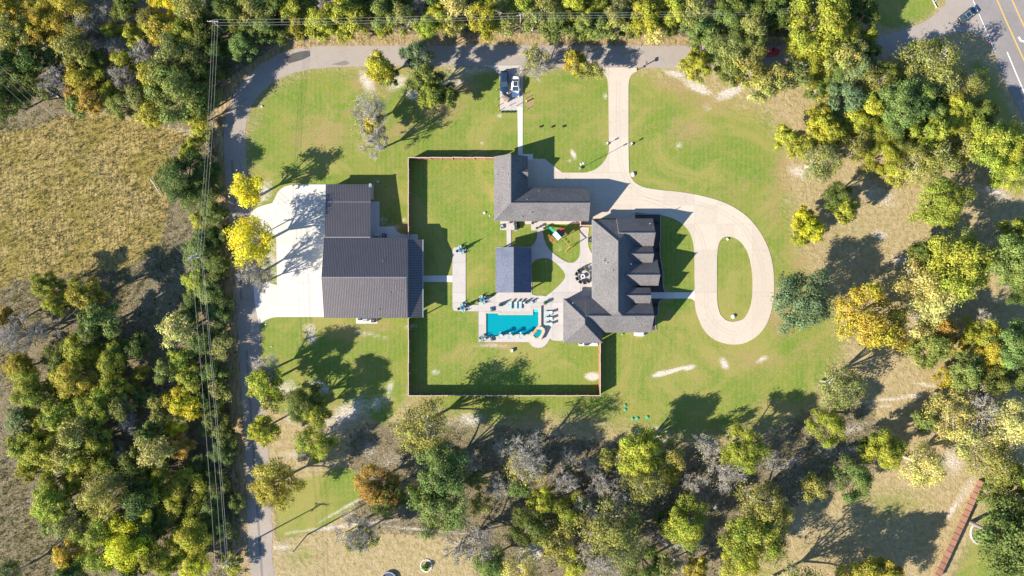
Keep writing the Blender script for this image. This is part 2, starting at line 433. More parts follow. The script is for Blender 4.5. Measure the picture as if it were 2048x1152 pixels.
for cx, cy, rx, ry, rot, a in [(735,165,26,12,60,.95),(795,165,22,14,-30,.95),(825,190,14,14,0,.9),(900,165,45,12,-10,.75),(940,140,60,10,0,.6),(1395,175,30,9,25,1.0),(1460,185,30,10,-25,1.0),(1350,148,22,7,15,.9),(1635,175,26,22,40,1.1),(1600,345,26,14,20,.85),(1695,300,40,12,-15,.9),(1760,390,50,22,30,.6),(1760,470,18,10,30,.8),(1805,520,25,16,0,.75),(1990,385,40,12,20,.8),(1345,742,30,3.4,-17,1.3),(1318,748,12,4.5,-20,1.2),(1378,736,14,3.6,-15,1.2),(1448,727,7,12,-30,1.0),(1525,718,14,6,-30,.7),(1186,753,14,7,0,1.3),(1560,600,12,40,10,.5),(622,668,11,20,0,.85),(612,655,10,8,0,.6),(735,668,60,7,10,.5),(820,655,20,8,-20,.5),(780,775,8,18,20,.8),(690,830,60,22,-35,.85),(640,775,24,12,30,.85),(575,780,26,20,30,.8),(585,830,20,30,0,.6),(750,810,40,20,-30,.6),(660,860,60,30,-30,.5),(590,910,35,14,0,.55),(940,840,30,14,0,.8),(900,850,40,10,0,.5),(740,900,20,30,0,.45),(780,920,40,20,0,.45),(930,1085,30,8,-15,.9),(690,1052,120,4,-7,.9),(850,1060,110,3.5,5,.8),(560,1095,25,6,0,.8),(690,1015,60,4,-30,.8),(1070,1100,40,25,-20,.9),(1100,870,20,5,0,.5),(1310,875,30,22,0,.7),(1370,1085,40,20,0,.7),(1330,930,20,10,0,.6),(1290,865,20,6,0,.9),(1700,860,40,10,-20,.7),(1700,900,30,14,-20,.5),(1570,930,40,12,-20,.55),(1790,798,70,2.6,-5,1.0),(1850,770,26,3,10,1.0),(1830,790,50,2.2,-5,.9),(1760,814,40,2.4,-5,.8),(1905,925,26,30,0,.75),(1960,830,60,20,0,.4),(1930,985,12,40,32,.7),(1905,1020,6,22,32,1.0),(1780,930,20,12,0,.7),(1650,900,30,20,0,.5),(1600,1050,20,30,0,.5),(240,95,28,20,0,.8),(330,95,24,10,0,.7),(40,100,60,10,8,.6),(215,218,16,6,0,.9),(375,265,40,12,10,.4),(20,560,20,10,0,.4),(95,440,20,40,0,.15),(450,545,8,10,0,.0),(525,385,18,26,30,.9),(545,520,10,50,0,.7),(515,440,30,20,0,.8),(530,500,24,60,0,.6),(945,465,6,4,0,.0),(790,452,16,7,20,.6),(766,440,10,10,0,.6),(808,440,6,4,0,.9),(1147,309,4,12,-25,1.0),(1139,322,6,5,0,.6),(870,745,9,7,0,.8),(985,692,45,5,0,.6),(1120,497,4,4,0,.7),(1210,192,4,6,0,.8),(920,740,8,6,0,.0),(1100,870,0.1,0.1,0,.0),(965,287,5,4,0,.7),(915,282,10,5,0,.3),(1000,232,6,5,0,.8),(1358,290,8,12,20,.55),(1415,215,10,14,-30,.4),(1850,110,60,8,-17,.7),(1790,100,60,14,-15,.6),(1710,160,50,30,0,.35),(320,900,1,1,0,0),(350,635,30,14,-30,.45),(300,700,30,30,0,.3),(100,1050,80,50,0,.3),(50,1020,40,40,0,.35),(30,680,40,60,0,.25),(1990,590,60,30,0,.35),(1830,640,20,16,0,.5)]:
    if rx > 1: sand = np.maximum(sand, blob(cx,cy,rx*1.12,ry*1.12,rot)*a*(0.80 if cx < 1100 or cx > 1540 else 0.95))
# dry roadside verge north of the lane, dark strip west of it
verge = blur(smask_poly(PXg, PYg, [(560,102),(620,78),(700,70),(960,66),(1380,72),(1560,80),(1560,96),(700,92),(600,100)]), 1)
dirtstrip = blur(smask_poly(PXg, PYg, [(430,180),(470,150),(560,90),(600,80),(600,96),(500,150),(452,230),(448,300),(462,430),(470,560),(482,720),(490,864),(503,1152),(520,1400),(470,1400),(462,864),(448,560),(430,430),(428,300)]), 2)
woods = np.maximum.reduce([
    blur(smask_poly(PXg, PYg, [(-400,-200),(440,-200),(440,300),(400,270),(220,225),(130,230),(60,260),(-400,300)]), 4),
    blur(smask_poly(PXg, PYg, [(430,-200),(1720,-200),(1720,60),(1560,75),(700,66),(560,85),(440,170)]), 2),
    blur(smask_poly(PXg, PYg, [(340,280),(440,280),(470,640),(500,1400),(60,1400),(-400,1000),(20,560),(250,540),(330,480)]), 5),
    blur(smask_poly(PXg, PYg, [(690,850),(900,830),(1200,880),(1500,880),(1640,800),(1760,800),(1760,960),(1560,1020),(1500,1152),(1500,1400),(900,1400),(960,1090),(700,1060)]), 6)*0.9,
    blur(smask_poly(PXg, PYg, [(1560,120),(1760,120),(1900,90),(2000,250),(2400,300),(2400,950),(1960,950),(1860,860),(1840,700),(1900,600),(1760,330),(1620,230)]), 6)*0.3])
field = blur(smask_poly(PXg, PYg, [(-600,300),(60,235),(130,232),(220,228),(320,255),(400,272),(350,330),(340,430),(380,520),(300,560),(230,650),(150,640),(100,610),(30,760),(-600,900)]), 3)
field = np.maximum(field, blur(smask_poly(PXg, PYg, [(-600,900),(40,930),(100,1060),(200,1120),(200,1400),(-600,1400)]), 5))
lowfreq = blur(rng.random(PXg.shape, dtype=np.float32), 8); lowfreq = (lowfreq-lowfreq.mean())/lowfreq.std()
lawn = np.clip(lawn, 0, 1)
keep = np.ones((len(gy)-1, len(gx)-1), bool)
cxp = (PXg[:-1, :-1]+PXg[1:, 1:])/2; cyp = (PYg[:-1, :-1]+PYg[1:, 1:])/2
keep &= ~((cxp > 968) & (cxp < 1090) & (cyp > 613) & (cyp < 680))
# gentle undulation outside built areas
hz = (lowfreq*0.10*np.clip(woods+field, 0, 1)).astype(np.float32); hz = np.clip(hz, -0.3, 0.25)
hz *= 1-np.clip(blur(smask_poly(PXg, PYg, [(430,60),(2100,60),(2100,-100),(1600,-100),(1600,60)]), 3), 0, 1)*0
ny, nx = PXg.shape
co = np.stack([GXm, GYm, np.minimum(hz, 0.0)-0.002], -1).reshape(-1, 3).astype(np.float32)
ii, jj = np.nonzero(keep); a0 = ii*nx+jj
quads = np.stack([a0, a0+1, a0+nx+1, a0+nx], 1).astype(np.int32)
gm = bpy.data.meshes.new('ground'); gm.vertices.add(len(co)); gm.vertices.foreach_set('co', co.ravel())
gm.loops.add(quads.size); gm.loops.foreach_set('vertex_index', quads.ravel())
gm.polygons.add(len(quads)); gm.polygons.foreach_set('loop_start', np.arange(0, quads.size, 4, dtype=np.int32))
gm.polygons.foreach_set('loop_total', np.full(len(quads), 4, np.int32)); gm.update(); gm.validate()
for nm, chans in (('zone_a', (lawn, sand, field)), ('zone_b', (woods, dry, np.maximum(verge, dirtstrip*0.999)))):
    at = gm.color_attributes.new(nm, 'FLOAT_COLOR', 'POINT')
    arr = np.ones((len(co), 4), np.float32)
    for k, cch in enumerate(chans): arr[:, k] = np.clip(cch, 0, 1.2).ravel()
    at.data.foreach_set('color', arr.ravel())
ground = bpy.data.objects.new('ground', gm); C.objects.link(ground); ground['kind'] = 'structure'

def groundmat():
    m, t, b = mk('ground_cover'); v = coord(t)
    A = N(t, 'ShaderNodeVertexColor'); A.layer_name = 'zone_a'; B = N(t, 'ShaderNodeVertexColor'); B.layer_name = 'zone_b'
    sa = N(t, 'ShaderNodeSeparateColor'); sb = N(t, 'ShaderNodeSeparateColor')
    t.links.new(A.outputs[0], sa.inputs[0]); t.links.new(B.outputs[0], sb.inputs[0])
    nf = noise(t, v, 3.5, 4, 0.8); nm_ = noise(t, v, 0.9, 5, 0.75, 0.5); nl = noise(t, v, 0.13, 4, 0.6); ns = noise(t, coord(t, scale=(1, 0.18, 1), rot=(0, 0, 0.35)), 2.2, 5, 0.75)
    nst = noise(t, coord(t, scale=(0.6, 1.0, 1), rot=(0, 0, -0.5)), 0.7, 6, 0.72, 0.8)
    nb = noise(t, v, 0.06, 5, 0.7, 1.0)
    def edge(w_, n_, k=0.5, lo=0.42, hi=0.58):
        return smooth(t, mth(t, 'ADD', w_, mth(t, 'MULTIPLY', mth(t, 'SUBTRACT', n_, 0.5), k)), lo, hi)
    # scrub base
    base = mix(t, smooth(t, nm_, 0.38, 0.66), (0.36, 0.275, 0.15), (0.25, 0.20, 0.08))
    base = mix(t, mth(t, 'MULTIPLY', smooth(t, nf, 0.52, 0.75), 0.6), base, (0.42, 0.35, 0.25))
    # tall dry field
    fl = mix(t, smooth(t, ns, 0.38, 0.62), (0.125, 0.10, 0.026), (0.38, 0.275, 0.095))
    fl = mix(t, mth(t, 'MULTIPLY', smooth(t, nf, 0.50, 0.62), 0.75), fl, (0.50, 0.40, 0.20))
    fl = mix(t, mth(t, 'MULTIPLY', smooth(t, nf, 0.46, 0.36), 0.8), fl, (0.06, 0.045, 0.012))
    fl = mix(t, mth(t, 'MULTIPLY', smooth(t, nl, 0.45, 0.65), 0.65), fl, (0.19, 0.155, 0.03))
    c = mix(t, edge(sa.outputs[2], nm_, 0.7), base, fl)
    # woods litter
    wd = mix(t, smooth(t, nf, 0.35, 0.7), (0.10, 0.078, 0.045), (0.33, 0.26, 0.17))
    wd = mix(t, mth(t, 'MULTIPLY', smooth(t, nm_, 0.45, 0.62), 0.65), wd, (0.075, 0.085, 0.022))
    c = mix(t, edge(sb.outputs[0], nm_, 0.8), c, wd)
    # lawn
    g = mix(t, smooth(t, nl, 0.3, 0.7), (0.100, 0.185, 0.020), (0.185, 0.208, 0.036))
    g = mix(t, mth(t, 'MULTIPLY', smooth(t, nm_, 0.46, 0.64), 0.6), g, (0.25, 0.22, 0.075))
    g = mix(t, mth(t, 'MULTIPLY', smooth(t, nf, 0.46, 0.66), 0.5), g, (0.075, 0.15, 0.012))
    g = mix(t, mth(t, 'MULTIPLY', smooth(t, nf, 0.50, 0.34), 0.0), g, (0.07, 0.12, 0.014))
    g = mix(t, mth(t, 'MULTIPLY', smooth(t, nb, 0.47, 0.62), 0.7), g, (0.275, 0.235, 0.07))
    g = mix(t, mth(t, 'MULTIPLY', smooth(t, nst, 0.56, 0.75), 0.5), g, (0.075, 0.145, 0.02))
    wv = N(t, 'ShaderNodeTexWave', bands_direction='X'); wv.inputs['Scale'].default_value = 0.30; wv.inputs['Distortion'].default_value = 1.2; wv.inputs['Detail'].default_value = 2
    t.links.new(v, wv.inputs['Vector'])
    g = mix(t, mth(t, 'MULTIPLY', wv.outputs['Fac'], 0.28), g, (0.24, 0.225, 0.065))
    dr = mix(t, smooth(t, nf, 0.4, 0.7), (0.31, 0.215, 0.105), (0.22, 0.175, 0.06))
    g = mix(t, mth(t, 'MULTIPLY', smooth(t, mth(t, 'ADD', sb.outputs[1], mth(t, 'MULTIPLY', mth(t, 'SUBTRACT', nst, 0.5), 1.5)), 0.12, 0.80), 0.9), g, dr)
    ml = smooth(t, mth(t, 'ADD', sa.outputs[0], mth(t, 'MULTIPLY', mth(t, 'SUBTRACT', nst, 0.5), 0.9)), 0.25, 0.7)
    c = mix(t, ml, c, g)
    # verge
    vg = mix(t, smooth(t, ns, 0.35, 0.65), (0.20, 0.155, 0.06), (0.40, 0.29, 0.17))
    c = mix(t, edge(sb.outputs[2], nm_, 0.5), c, vg)
    # bare sand
    sd = mix(t, smooth(t, nf, 0.35, 0.65), (0.36, 0.30, 0.24), (0.60, 0.54, 0.46))
    sm = smooth(t, mth(t, 'MULTIPLY', mth(t, 'ADD', sa.outputs[1], mth(t, 'MULTIPLY', mth(t, 'SUBTRACT', mix(t, 0.5, nf, nst), 0.5), 2.2)), smooth(t, sa.outputs[1], 0.03, 0.28)), 0.18, 0.80)
    c = mix(t, sm, c, sd)
    t.links.new(c, b.inputs['Base Color']); b.inputs['Roughness'].default_value = 0.95; b.inputs['Specular IOR Level'].default_value = 0.1
    rough = mth(t, 'ADD', mth(t, 'MULTIPLY', nm_, mth(t, 'SUBTRACT', 1.0, mth(t, 'MULTIPLY', ml, 0.9))), mth(t, 'MULTIPLY', nf, 0.35))
    bump(t, b, rough, 0.8, 0.35)
    return m
gm.materials.append(groundmat())

def zone_at(arr, x, y):
    j = np.clip(((x+160)/step).astype(int)+5, 0, arr.shape[1]-1); i = np.clip(((y+100)/step).astype(int)+5, 0, arr.shape[0]-1)
    return arr[i, j]

# ------------------------------------------------------------------ roads and paving
def sheet(name, pts, z, mat, parent=None, kind='structure', depth=None):
    bm = flat_bm(pts, [], z)
    if depth: skirt(bm, z-depth)
    return bm_obj(bm, name, mat, parent, kind)
outer_edge = catmull([(560,1300),(503,1152),(495,1010),(488,864),(480,720),(472,600),(466,520),(458,430),(449,330),(448,270),(451,240),(460,210),(478,175),(505,143),(545,115),(585,99),(625,93),(700,92),(960,91),(1376,91),(1540,90),(1640,84),(1720,78),(1800,62),(1850,43),(1878,22),(1895,-10),(1905,-120)], 4)
inner_edge = catmull([(610,1300),(550,1152),(545,1060),(540,960),(535,864),(526,760),(520,660),(514,560),(508,470),(502,400),(494,340),(491,285),(493,245),(505,208),(528,180),(558,158),(598,143),(640,136),(720,133),(870,132),(1000,133),(1200,136),(1330,136),(1440,138),(1560,130),(1700,124),(1750,114),(1810,98),(1850,85),(1880,73),(1905,66),(1935,64),(1962,72),(1985,95),(2000,130),(2060,250)], 4)
_jr = random.Random(5)
def ragged(pts):
    out = []
    for a, b_ in zip(pts[:-1], pts[1:]):
        n = max(1, int(math.hypot(b_[0]-a[0], b_[1]-a[1])/5))
        for k in range(n): out.append((a[0]+(b_[0]-a[0])*k/n+_jr.uniform(-0.9, 0.9), a[1]+(b_[1]-a[1])*k/n+_jr.uniform(-0.9, 0.9)))
    return out+[pts[-1]]
outer_edge = ragged(outer_edge); inner_edge = ragged(inner_edge)
road = sheet('lane', [G(*p) for p in outer_edge] + [G(*p) for p in [(2000,-120),(2130,250)]] + [G(*p) for p in inner_edge[::-1]], 0.02, M['road'])
hw = [G(1905,-120),(G(2500,-120)),G(2500,700),G(2270,600),G(2160,440),G(2048,240),G(2004,150),G(1975,72),G(1946,0)]
highway = sheet('highway', hw, 0.026, M['highway'])
def strip(name, pts, wd, z, mat, parent=None, kind='structure'):
    pts = [Vector(G(*p)) for p in pts]; L_ = []; R_ = []
    for i, p in enumerate(pts):
        d = (pts[min(i+1, len(pts)-1)] - pts[max(i-1, 0)]).normalized(); n = Vector((-d.y, d.x))*wd/2
        L_.append(tuple(p+n)); R_.append(tuple(p-n))
    return sheet(name, L_+R_[::-1], z, mat, parent, kind)
strip('lane_marking', [(1945,-110),(1994,0),(2012,42),(2031,84),(2050,125),(2075,180),(2200,430)], 0.30, 0.031, M['yellow_paint'], highway, None)
strip('lane_marking', [(1975,-110),(2024,0),(2036,27),(2049,55),(2180,340)], 0.30, 0.031, M['yellow_paint'], highway, None)
strip('lane_marking', [(2014,104),(2031,145),(2048,184),(2100,300)], 0.22, 0.031, M['white_paint'], highway, None)
strip('shoulder_line', [(1946,0),(1975,68),(1990,104)], 0.13, 0.031, M['white_paint'], highway, None)
strip('turn_arrow', [(2037,74),(2041,81),(2047,83),(2054,80)], 0.42, 0.031, M['white_paint'], highway, None)
sheet('turn_arrow_head', [G(2052,74), G(2062,80), G(2054,88)], 0.035, M['white_paint'], highway, None)
sheet('road_patch', [G(*p) for p in [(569,117),(585,107),(600,103),(619,101),(621,112),(604,120),(578,127)]], 0.03, M['patch'], road, None)
sheet('road_patch', [G(*p) for p in [(662,129),(690,121),(700,126),(690,131)]], 0.03, M['track'], road, None)
strip('tyre_track', [(493,700),(500,800),(507,900),(514,1010),(524,1152)], 0.5, 0.028, M['track'], road, None)
strip('tyre_track', [(483,600),(478,500),(470,400),(464,320)], 0.45, 0.028, M['track'], road, None)

def rngl(a, b, st): return list(np.arange(a, b, st))
drv = outline([(1196,135), [(1196,141),(1207,146),(1214,157),(1216.5,172)], (1218,290), [(1218,300),(1214,313),(1204,328),(1188,340),(1170,345)], (1125,345), (1109,333), (1090,318), (1067,317),(1050,317), (1050,448), (1190,448), (1190,437), (1270,437), (1270,425), [(1322,430),(1340,435),(1358,443),(1373,456),(1383,474),(1388,500),(1389,560)], [(1390,584),(1390,610),(1396,635),(1408,660),(1424,676),(1446,686),(1470,689),(1492,685),(1515,671),(1532,650),(1543,620),(1548,580),(1546,535),(1537,498),(1520,464),(1497,436),(1470,416),(1440,402),(1400,391),(1360,384),(1320,380),(1290,375),(1273,367),(1263,356),(1258,342)], (1257,290), [(1257,172),(1259,158),(1265,148),(1274,143)], (1276,135)])
isl = [G(*p) for p in catmull([(1454,473),(1470,476),(1484,487),(1495,505),(1502,530),(1505,560),(1504,595),(1498,620),(1487,637),(1470,643),(1454,641),(1441,629),(1435,608),(1434,580),(1434,520),(1437,490),(1444,477)], 3, True)]
drive = slabbed('driveway', drv, [isl], M['joint'], M['drive'],
    ([G(x, 0)[0] for x in (1110, 1139, 1186, 1218, 1262, 1327, 1389, 1434, 1468, 1505)], [G(0, y)[1] for y in (172, 222, 273, 345, 376, 410, 448, 500, 585, 640)]), 0.07)
ap = outline([(652,369),(600,369), [(582,370),(568,374),(557,383),(550,396),(545,406)], [(530,410),(512,417),(500,432),(498,450)], (505,468), [(545,466),(553,478)], (554,570), [(544,567),(528,560),(512,549),(505,540)], (509,600), (518,649), [(522,647),(532,640),(546,635),(560,634)], (652,634)])
apron = slabbed('barn_apron', ap, [], M['joint'], M['apron'], ([G(x, 0)[0] for x in (556, 588, 620)], [G(0, y)[1] for y in (407, 447, 487, 527, 567, 600)]), 0.07)
walk1 = outline([(1035,215),(1045.5,215),(1045.5,308),(1066,308),(1066,319),(1038,319),(1036,308)])
slabbed('garage_walk', walk1, [], M['joint'], M['apron'], ([], [G(0, y)[1] for y in range(232, 308, 15)]), 0.075)
pad = outline([[(976,133),(990,140),(998,152),(1000,166)], (1000,221), (1035,220.5),(1035,214.9),(1046,214.9),(1046,150),(1049,135),(1049,131),(976,131)])
slabbed('parking_pad', pad, [], M['joint'], M['deck'], ([G(1023, 0)[0]], [G(0, y)[1] for y in (152, 187)]), 0.065)
# back-yard terrace, pool deck and paths, one run of concrete
pool_hole = [G(*p) for p in [(971,625.5),(997.5,625.5),(997.5,628.5),(1065,628.5),(1065,617),(1078,617),(1078,651.5),(1065.5,663),(1060,669.5),(1001,669.8),(1001,673),(971,673)]]
spa_hole = [G(*p) for p in [(1078.8,655.5),(1086.5,661.5),(1082.8,669.5),(1077,677),(1070,677),(1067.5,673.5)]]
deck = outline([(905,564.2),(905,614),[(906,619),(910,622)],(957,622.5),(957,684),(1057,684),[(1058,684),(1062,690),(1068,694),(1076,695.5),(1085,694),(1093,688),(1100,677)],(1106,681),(1110,681.5),(1130,681.5),(1130,600),(1190,600),(1190,506),(1184,508),[(1183,506),(1179,498),(1176.5,488),(1176.5,472)],(1178,455),(1160.2,454.2),(1160,505),[(1160,505),(1158,514),(1153,521),(1147,524.5),(1138,525),(1125,519.5),(1104,504.5),(1094,492),(1088,477),(1085,461)],(1090,461),(1090,439),(1062,439),(1062,461),(1075,461),[(1075,461),(1073.5,475),(1069,486),(1062,493.5)],(1059,493.6),(1022.5,493.4),(1022.2,460),(1033,460),(1033,439),(1000.5,439),(1000.5,460),(1013,460),(1013.5,494),(994,494),(994,584),[(994,584),(993,588),(990,591),(984,592.5)],[(966,592.5),(960,595),(957,600)],(957,610),(931.5,610),(931.5,497),[(926,494.5),(912,494.5),(907,497),(905,502)],(905,550.8)])
lens_hole = [G(*p) for p in catmull([(1063.5,528),(1070,521),(1080,517),(1092,516.3),(1103,520),(1115,529),(1126,541),(1130.5,550),(1128,559),(1120,568.5),(1109,579),(1100,586.5),(1092,592.5)], 4) + catmull([(1083,591),(1072,591),(1064,588.5)], 3)]
terrace = slabbed('terrace', deck, [pool_hole, spa_hole, lens_hole], M['joint'], M['deck'],
    ([G(x, 0)[0] for x in (931.8, 957.3, 990, 1030, 1062.2, 1104, 1136, 1160.3)], [G(0, y)[1] for y in (460.3, 493.8, 525, 550, 585, 605, 622.8, 650)]), 0.08, gap=0.025)
slabbed('barn_walk', outline([(845,551),(904.8,551),(904.8,564),(845,564)]), [], M['joint'], M['apron'], ([G(x, 0)[0] for x in (860, 875, 890)], []), 0.07)
slabbed('barn_side_walk', outline([(736,403),(759,403),(759,453),(790,453),[(790,453),(791,458),(795,463),(801,467),(809,468.6)],(836,468.8),(836,480),(736,480)]), [], M['joint'], M['apron'], ([G(x, 0)[0] for x in (748, 771, 790, 813)], [G(0, y)[1] for y in (420, 436, 453)]), 0.07)
slabbed('front_walk', outline([(1290,584.5),(1381,584.5),[(1381,584.5),(1386,581),(1389.5,578)],(1389.5,602),[(1389.5,602),(1386,599),(1381,597)],(1290,597)]), [], M['joint'], M['apron'], ([G(x, 0)[0] for x in (1316, 1332, 1348, 1364, 1380)], []), 0.075)
M['tyre_mark'] = simple('faint_tyre_mark', (0.41, 0.345, 0.27), 0.85, var=0.12, scale=3)
M['tyre_mark_pale'] = simple('faint_tyre_mark_pale', (0.50, 0.455, 0.39), 0.85, var=0.1, scale=3)
loopc = catmull([(1237,150),(1237,250),(1239,320),(1262,372),(1310,396),(1370,402),(1430,418),(1480,450),(1512,498),(1526,545),(1524,600),(1506,645),(1470,667),(1434,650),(1414,610),(1410,540),(1405,480),(1380,440),(1330,412),(1270,395),(1200,405),(1130,390)], 6)
for off in (-3.2, 3.2):
    pp = []
    for k in range(1, len(loopc)-1):
        d = Vector((loopc[k+1][0]-loopc[k-1][0], loopc[k+1][1]-loopc[k-1][1])).normalized(); pp.append((loopc[k][0]-d.y*off+1.2*math.sin(k*0.4+off), loopc[k][1]+d.x*off))
    strip('tyre_mark', pp, 0.17, 0.079, M['tyre_mark'], drive, None)
for cx0, cy0, r0_ in ((575,640,70),(590,655,90),(560,650,110)):
    strip('tyre_mark', [(cx0+r0_*math.cos(R(a)), cy0-r0_*0.8*math.sin(R(a))) for a in range(40, 100, 5) if cx0+r0_*math.cos(R(a)) < 645 and cy0-r0_*0.8*math.sin(R(a)) < 628], 0.16, 0.079, M['tyre_mark_pale'], apron, None)
bed = sheet('planting_bed', outline([(1262,428.5),(1321,428.5),(1321,484),(1319,484),(1321,520),(1325,541),(1326.5,577),(1331,584),(1300,584.3),(1300,597.3),(1328,597.3),[(1326,598),(1319,602),(1316,610)],(1316,630),(1310,631),(1312,660),(1262,661)]), 0.05, M['mulch'], depth=0.1)
edge_pts = [[(1262,428.5),(1321,428.5),(1321,484)],[(1319,484),(1321,520),(1325,541),(1326.5,577),(1331,584)],[(1330,597.3),(1319,602),(1316,610),(1316,630),(1310,631),(1312,660)]]
for run in edge_pts:
    for a, b_ in zip(run[:-1], run[1:]):
        a = Vector(G(*a)+(0,)); b_ = Vector(G(*b_)+(0,)); d = b_-a; mid = (a+b_)/2
        MB().box((mid.x, mid.y, 0.09), (d.length+0.14, 0.16, 0.16), math.atan2(d.y, d.x)).build('edging_stone', M['trim'], bed)
# kerb of the lane verge
# ------------------------------------------------------------------ pool and spa
pool = thing('swimming_pool', 'turquoise rectangular swimming pool with pale stone coping in the back yard', 'pool', P(1022, 648)) 
def waterm(name, tint, ripple=6.0):
    m, t, b = mk(name); v = coord(t)
    tr = N(t, 'ShaderNodeBsdfTransparent'); tr.inputs[0].default_value = tint + (1,)
    gl = N(t, 'ShaderNodeBsdfGlossy'); gl.inputs['Roughness'].default_value = 0.08
    df = N(t, 'ShaderNodeBsdfDiffuse'); df.inputs[0].default_value = (0.005, 0.50, 0.54, 1)
    n = noise(t, v, ripple, 3); bp = N(t, 'ShaderNodeBump'); bp.inputs['Strength'].default_value = 0.35; bp.inputs['Distance'].default_value = 0.06
    t.links.new(n, bp.inputs['Height']); t.links.new(bp.outputs[0], gl.inputs['Normal'])
    fr = N(t, 'ShaderNodeFresnel'); fr.inputs[0].default_value = 1.33; t.links.new(bp.outputs[0], fr.inputs['Normal'])
    m1 = N(t, 'ShaderNodeMixShader'); m1.inputs[0].default_value = 0.42; t.links.new(tr.outputs[0], m1.inputs[1]); t.links.new(df.outputs[0], m1.inputs[2])
    m2 = N(t, 'ShaderNodeMixShader'); t.links.new(fr.outputs[0], m2.inputs[0]); t.links.new(m1.outputs[0], m2.inputs[1]); t.links.new(gl.outputs[0], m2.inputs[2])
    t.links.new(m2.outputs[0], t.nodes['Material Output'].inputs[0]); return m
M['water'] = waterm('pool_water', (0.62, 0.98, 0.985))
def plaster():
    m, t, b = mk('pool_plaster'); v = coord(t)
    vo = N(t, 'ShaderNodeTexVoronoi', feature='DISTANCE_TO_EDGE'); vo.inputs['Scale'].default_value = 2.2
    t.links.new(mix(t, 0.35, v, N(t, 'ShaderNodeTexNoise').outputs['Color'], 'ADD'), vo.inputs['Vector'])
    c = mix(t, noise(t, v, 2.0, 4), (0.03, 0.68, 0.72), (0.09, 0.82, 0.84))
    t.links.new(c, b.inputs['Base Color']); b.inputs['Roughness'].default_value = 0.8; return m
M['plaster'] = plaster()
def basin(parent, poly, depth, ztop, mat):
    mb = MB(); n = len(poly); cx = sum(p[0] for p in poly)/n; cy = sum(p[1] for p in poly)/n
    vs = [(x, y, ztop) for x, y in poly] + [(x, y, -depth) for x, y in poly]
    tris = tessellate_polygon([[Vector((x, y, 0)) for x, y in poly]])
    mb.add(vs, [(i, (i+1) % n, n+(i+1) % n, n+i) for i in range(n)] + [tuple(i+n for i in t) for t in tris])
    return wparent(mb.build('basin', mat, recalc=False), parent)
water_poly = [G(*p) for p in [(972.3,626.6),(996.5,626.6),(996.5,629.8),(1066.2,629.8),(1066.2,618.2),(1076.8,618.2),(1076.8,651),(1064.5,662.5),(1059,668.5),(1000,668.8),(1000,672),(972.3,672)]]
basin(pool, water_poly, 0.85, 0.05, M['plaster'])
bm = flat_bm(water_poly, [], -0.08); wparent(bm_obj(bm, 'water_surface', M['water']), pool)
# step / bench ledges inside
wparent(MB().box((G(984,0)[0], G(0,669.8)[1], -0.5), (2.3, 0.35, 0.7)).build('entry_step', M['plaster']), pool)
wparent(MB().box((G(984.5,0)[0], G(0,627.8)[1], -0.5), (2.2, 0.30, 0.7)).build('entry_step', M['plaster']), pool)
wparent(MB().box((G(1071.5,0)[0], G(0,621)[1], -0.35), (1.1, 0.6, 0.6)).build('tanning_ledge', M['plaster']), pool)
# coping stones, one by one round the edge
def offset_out(poly, d):
    n = len(poly); out = []
    area = sum(poly[i][0]*poly[(i+1) % n][1]-poly[(i+1) % n][0]*poly[i][1] for i in range(n)); sgn = 1 if area > 0 else -1
    for i in range(n):
        p0, p1, p2 = Vector(poly[i-1]), Vector(poly[i]), Vector(poly[(i+1) % n])
        d1 = (p1-p0).normalized(); d2 = (p2-p1).normalized()
        n1 = Vector((d1.y, -d1.x))*sgn; n2 = Vector((d2.y, -d2.x))*sgn; b_ = (n1+n2).normalized()
        out.append(tuple(p1 + b_*d/max(0.3, b_.dot(n1))))
    return out
outc = offset_out(water_poly, 0.42)
for i in range(len(water_poly)):
    a, b_, c_, d_ = Vector(water_poly[i]), Vector(water_poly[(i+1) % len(water_poly)]), Vector(outc[(i+1) % len(water_poly)]), Vector(outc[i])
    L_ = (b_-a).length; n = max(1, round(L_/1.1))
    for k in range(n):
        t0, t1 = k/n, (k+1)/n; g = 0.006/max(L_, 0.1)
        q = [a.lerp(b_, t0+g), a.lerp(b_, t1-g), d_.lerp(c_, t1-g), d_.lerp(c_, t0+g)]
        mb = MB(); z0 = 0.02; z1 = 0.125+random.uniform(-0.004, 0.004)
        mb.add([(p.x, p.y, z) for z in (z0, z1) for p in q], [(3,2,1,0),(4,5,6,7),(0,1,5,4),(1,2,6,5),(2,3,7,6),(3,0,4,7)])
        wparent(mb.build('coping_stone', M['coping']), pool)
spa = thing('spa', 'small hexagonal raised spa with orange spillway at the corner of the pool', 'hot tub', P(1075, 667))
spa_in = [G(*p) for p in [(1078.8,657.5),(1084.3,661.8),(1081.2,669),(1076,675.2),(1070.9,675.2),(1066,670),(1073.5,661)]]
spa_out = offset_out(spa_in, 0.5)
ring = MB(); n = len(spa_in)
vs = [(x, y, 0.0) for x, y in spa_out]+[(x, y, 0.62) for x, y in spa_out]+[(x, y, 0.62) for x, y in spa_in]+[(x, y, -0.4) for x, y in spa_in]
ring.add(vs, [(i, (i+1) % n, n+(i+1) % n, n+i) for i in range(n)]+[(n+i, n+(i+1) % n, 2*n+(i+1) % n, 2*n+i) for i in range(n)]+[(2*n+i, 2*n+(i+1) % n, 3*n+(i+1) % n, 3*n+i) for i in range(n)])
wparent(ring.build('spa_wall', M['coping'], recalc=False), spa)
basin(spa, spa_in, 0.5, 0.5, M['plaster']); wparent(bm_obj(flat_bm(spa_in, [], 0.5), 'spa_water', M['water']), spa)
a = Vector(G(1066.5,667)); b_ = Vector(G(1073.5,660)); mid = (a+b_)/2; d = b_-a
wparent(MB().box((mid.x, mid.y, 0.66), (d.length, 0.42, 0.08), math.atan2(d.y, d.x)).build('spillway', M['orange_wood']), spa)
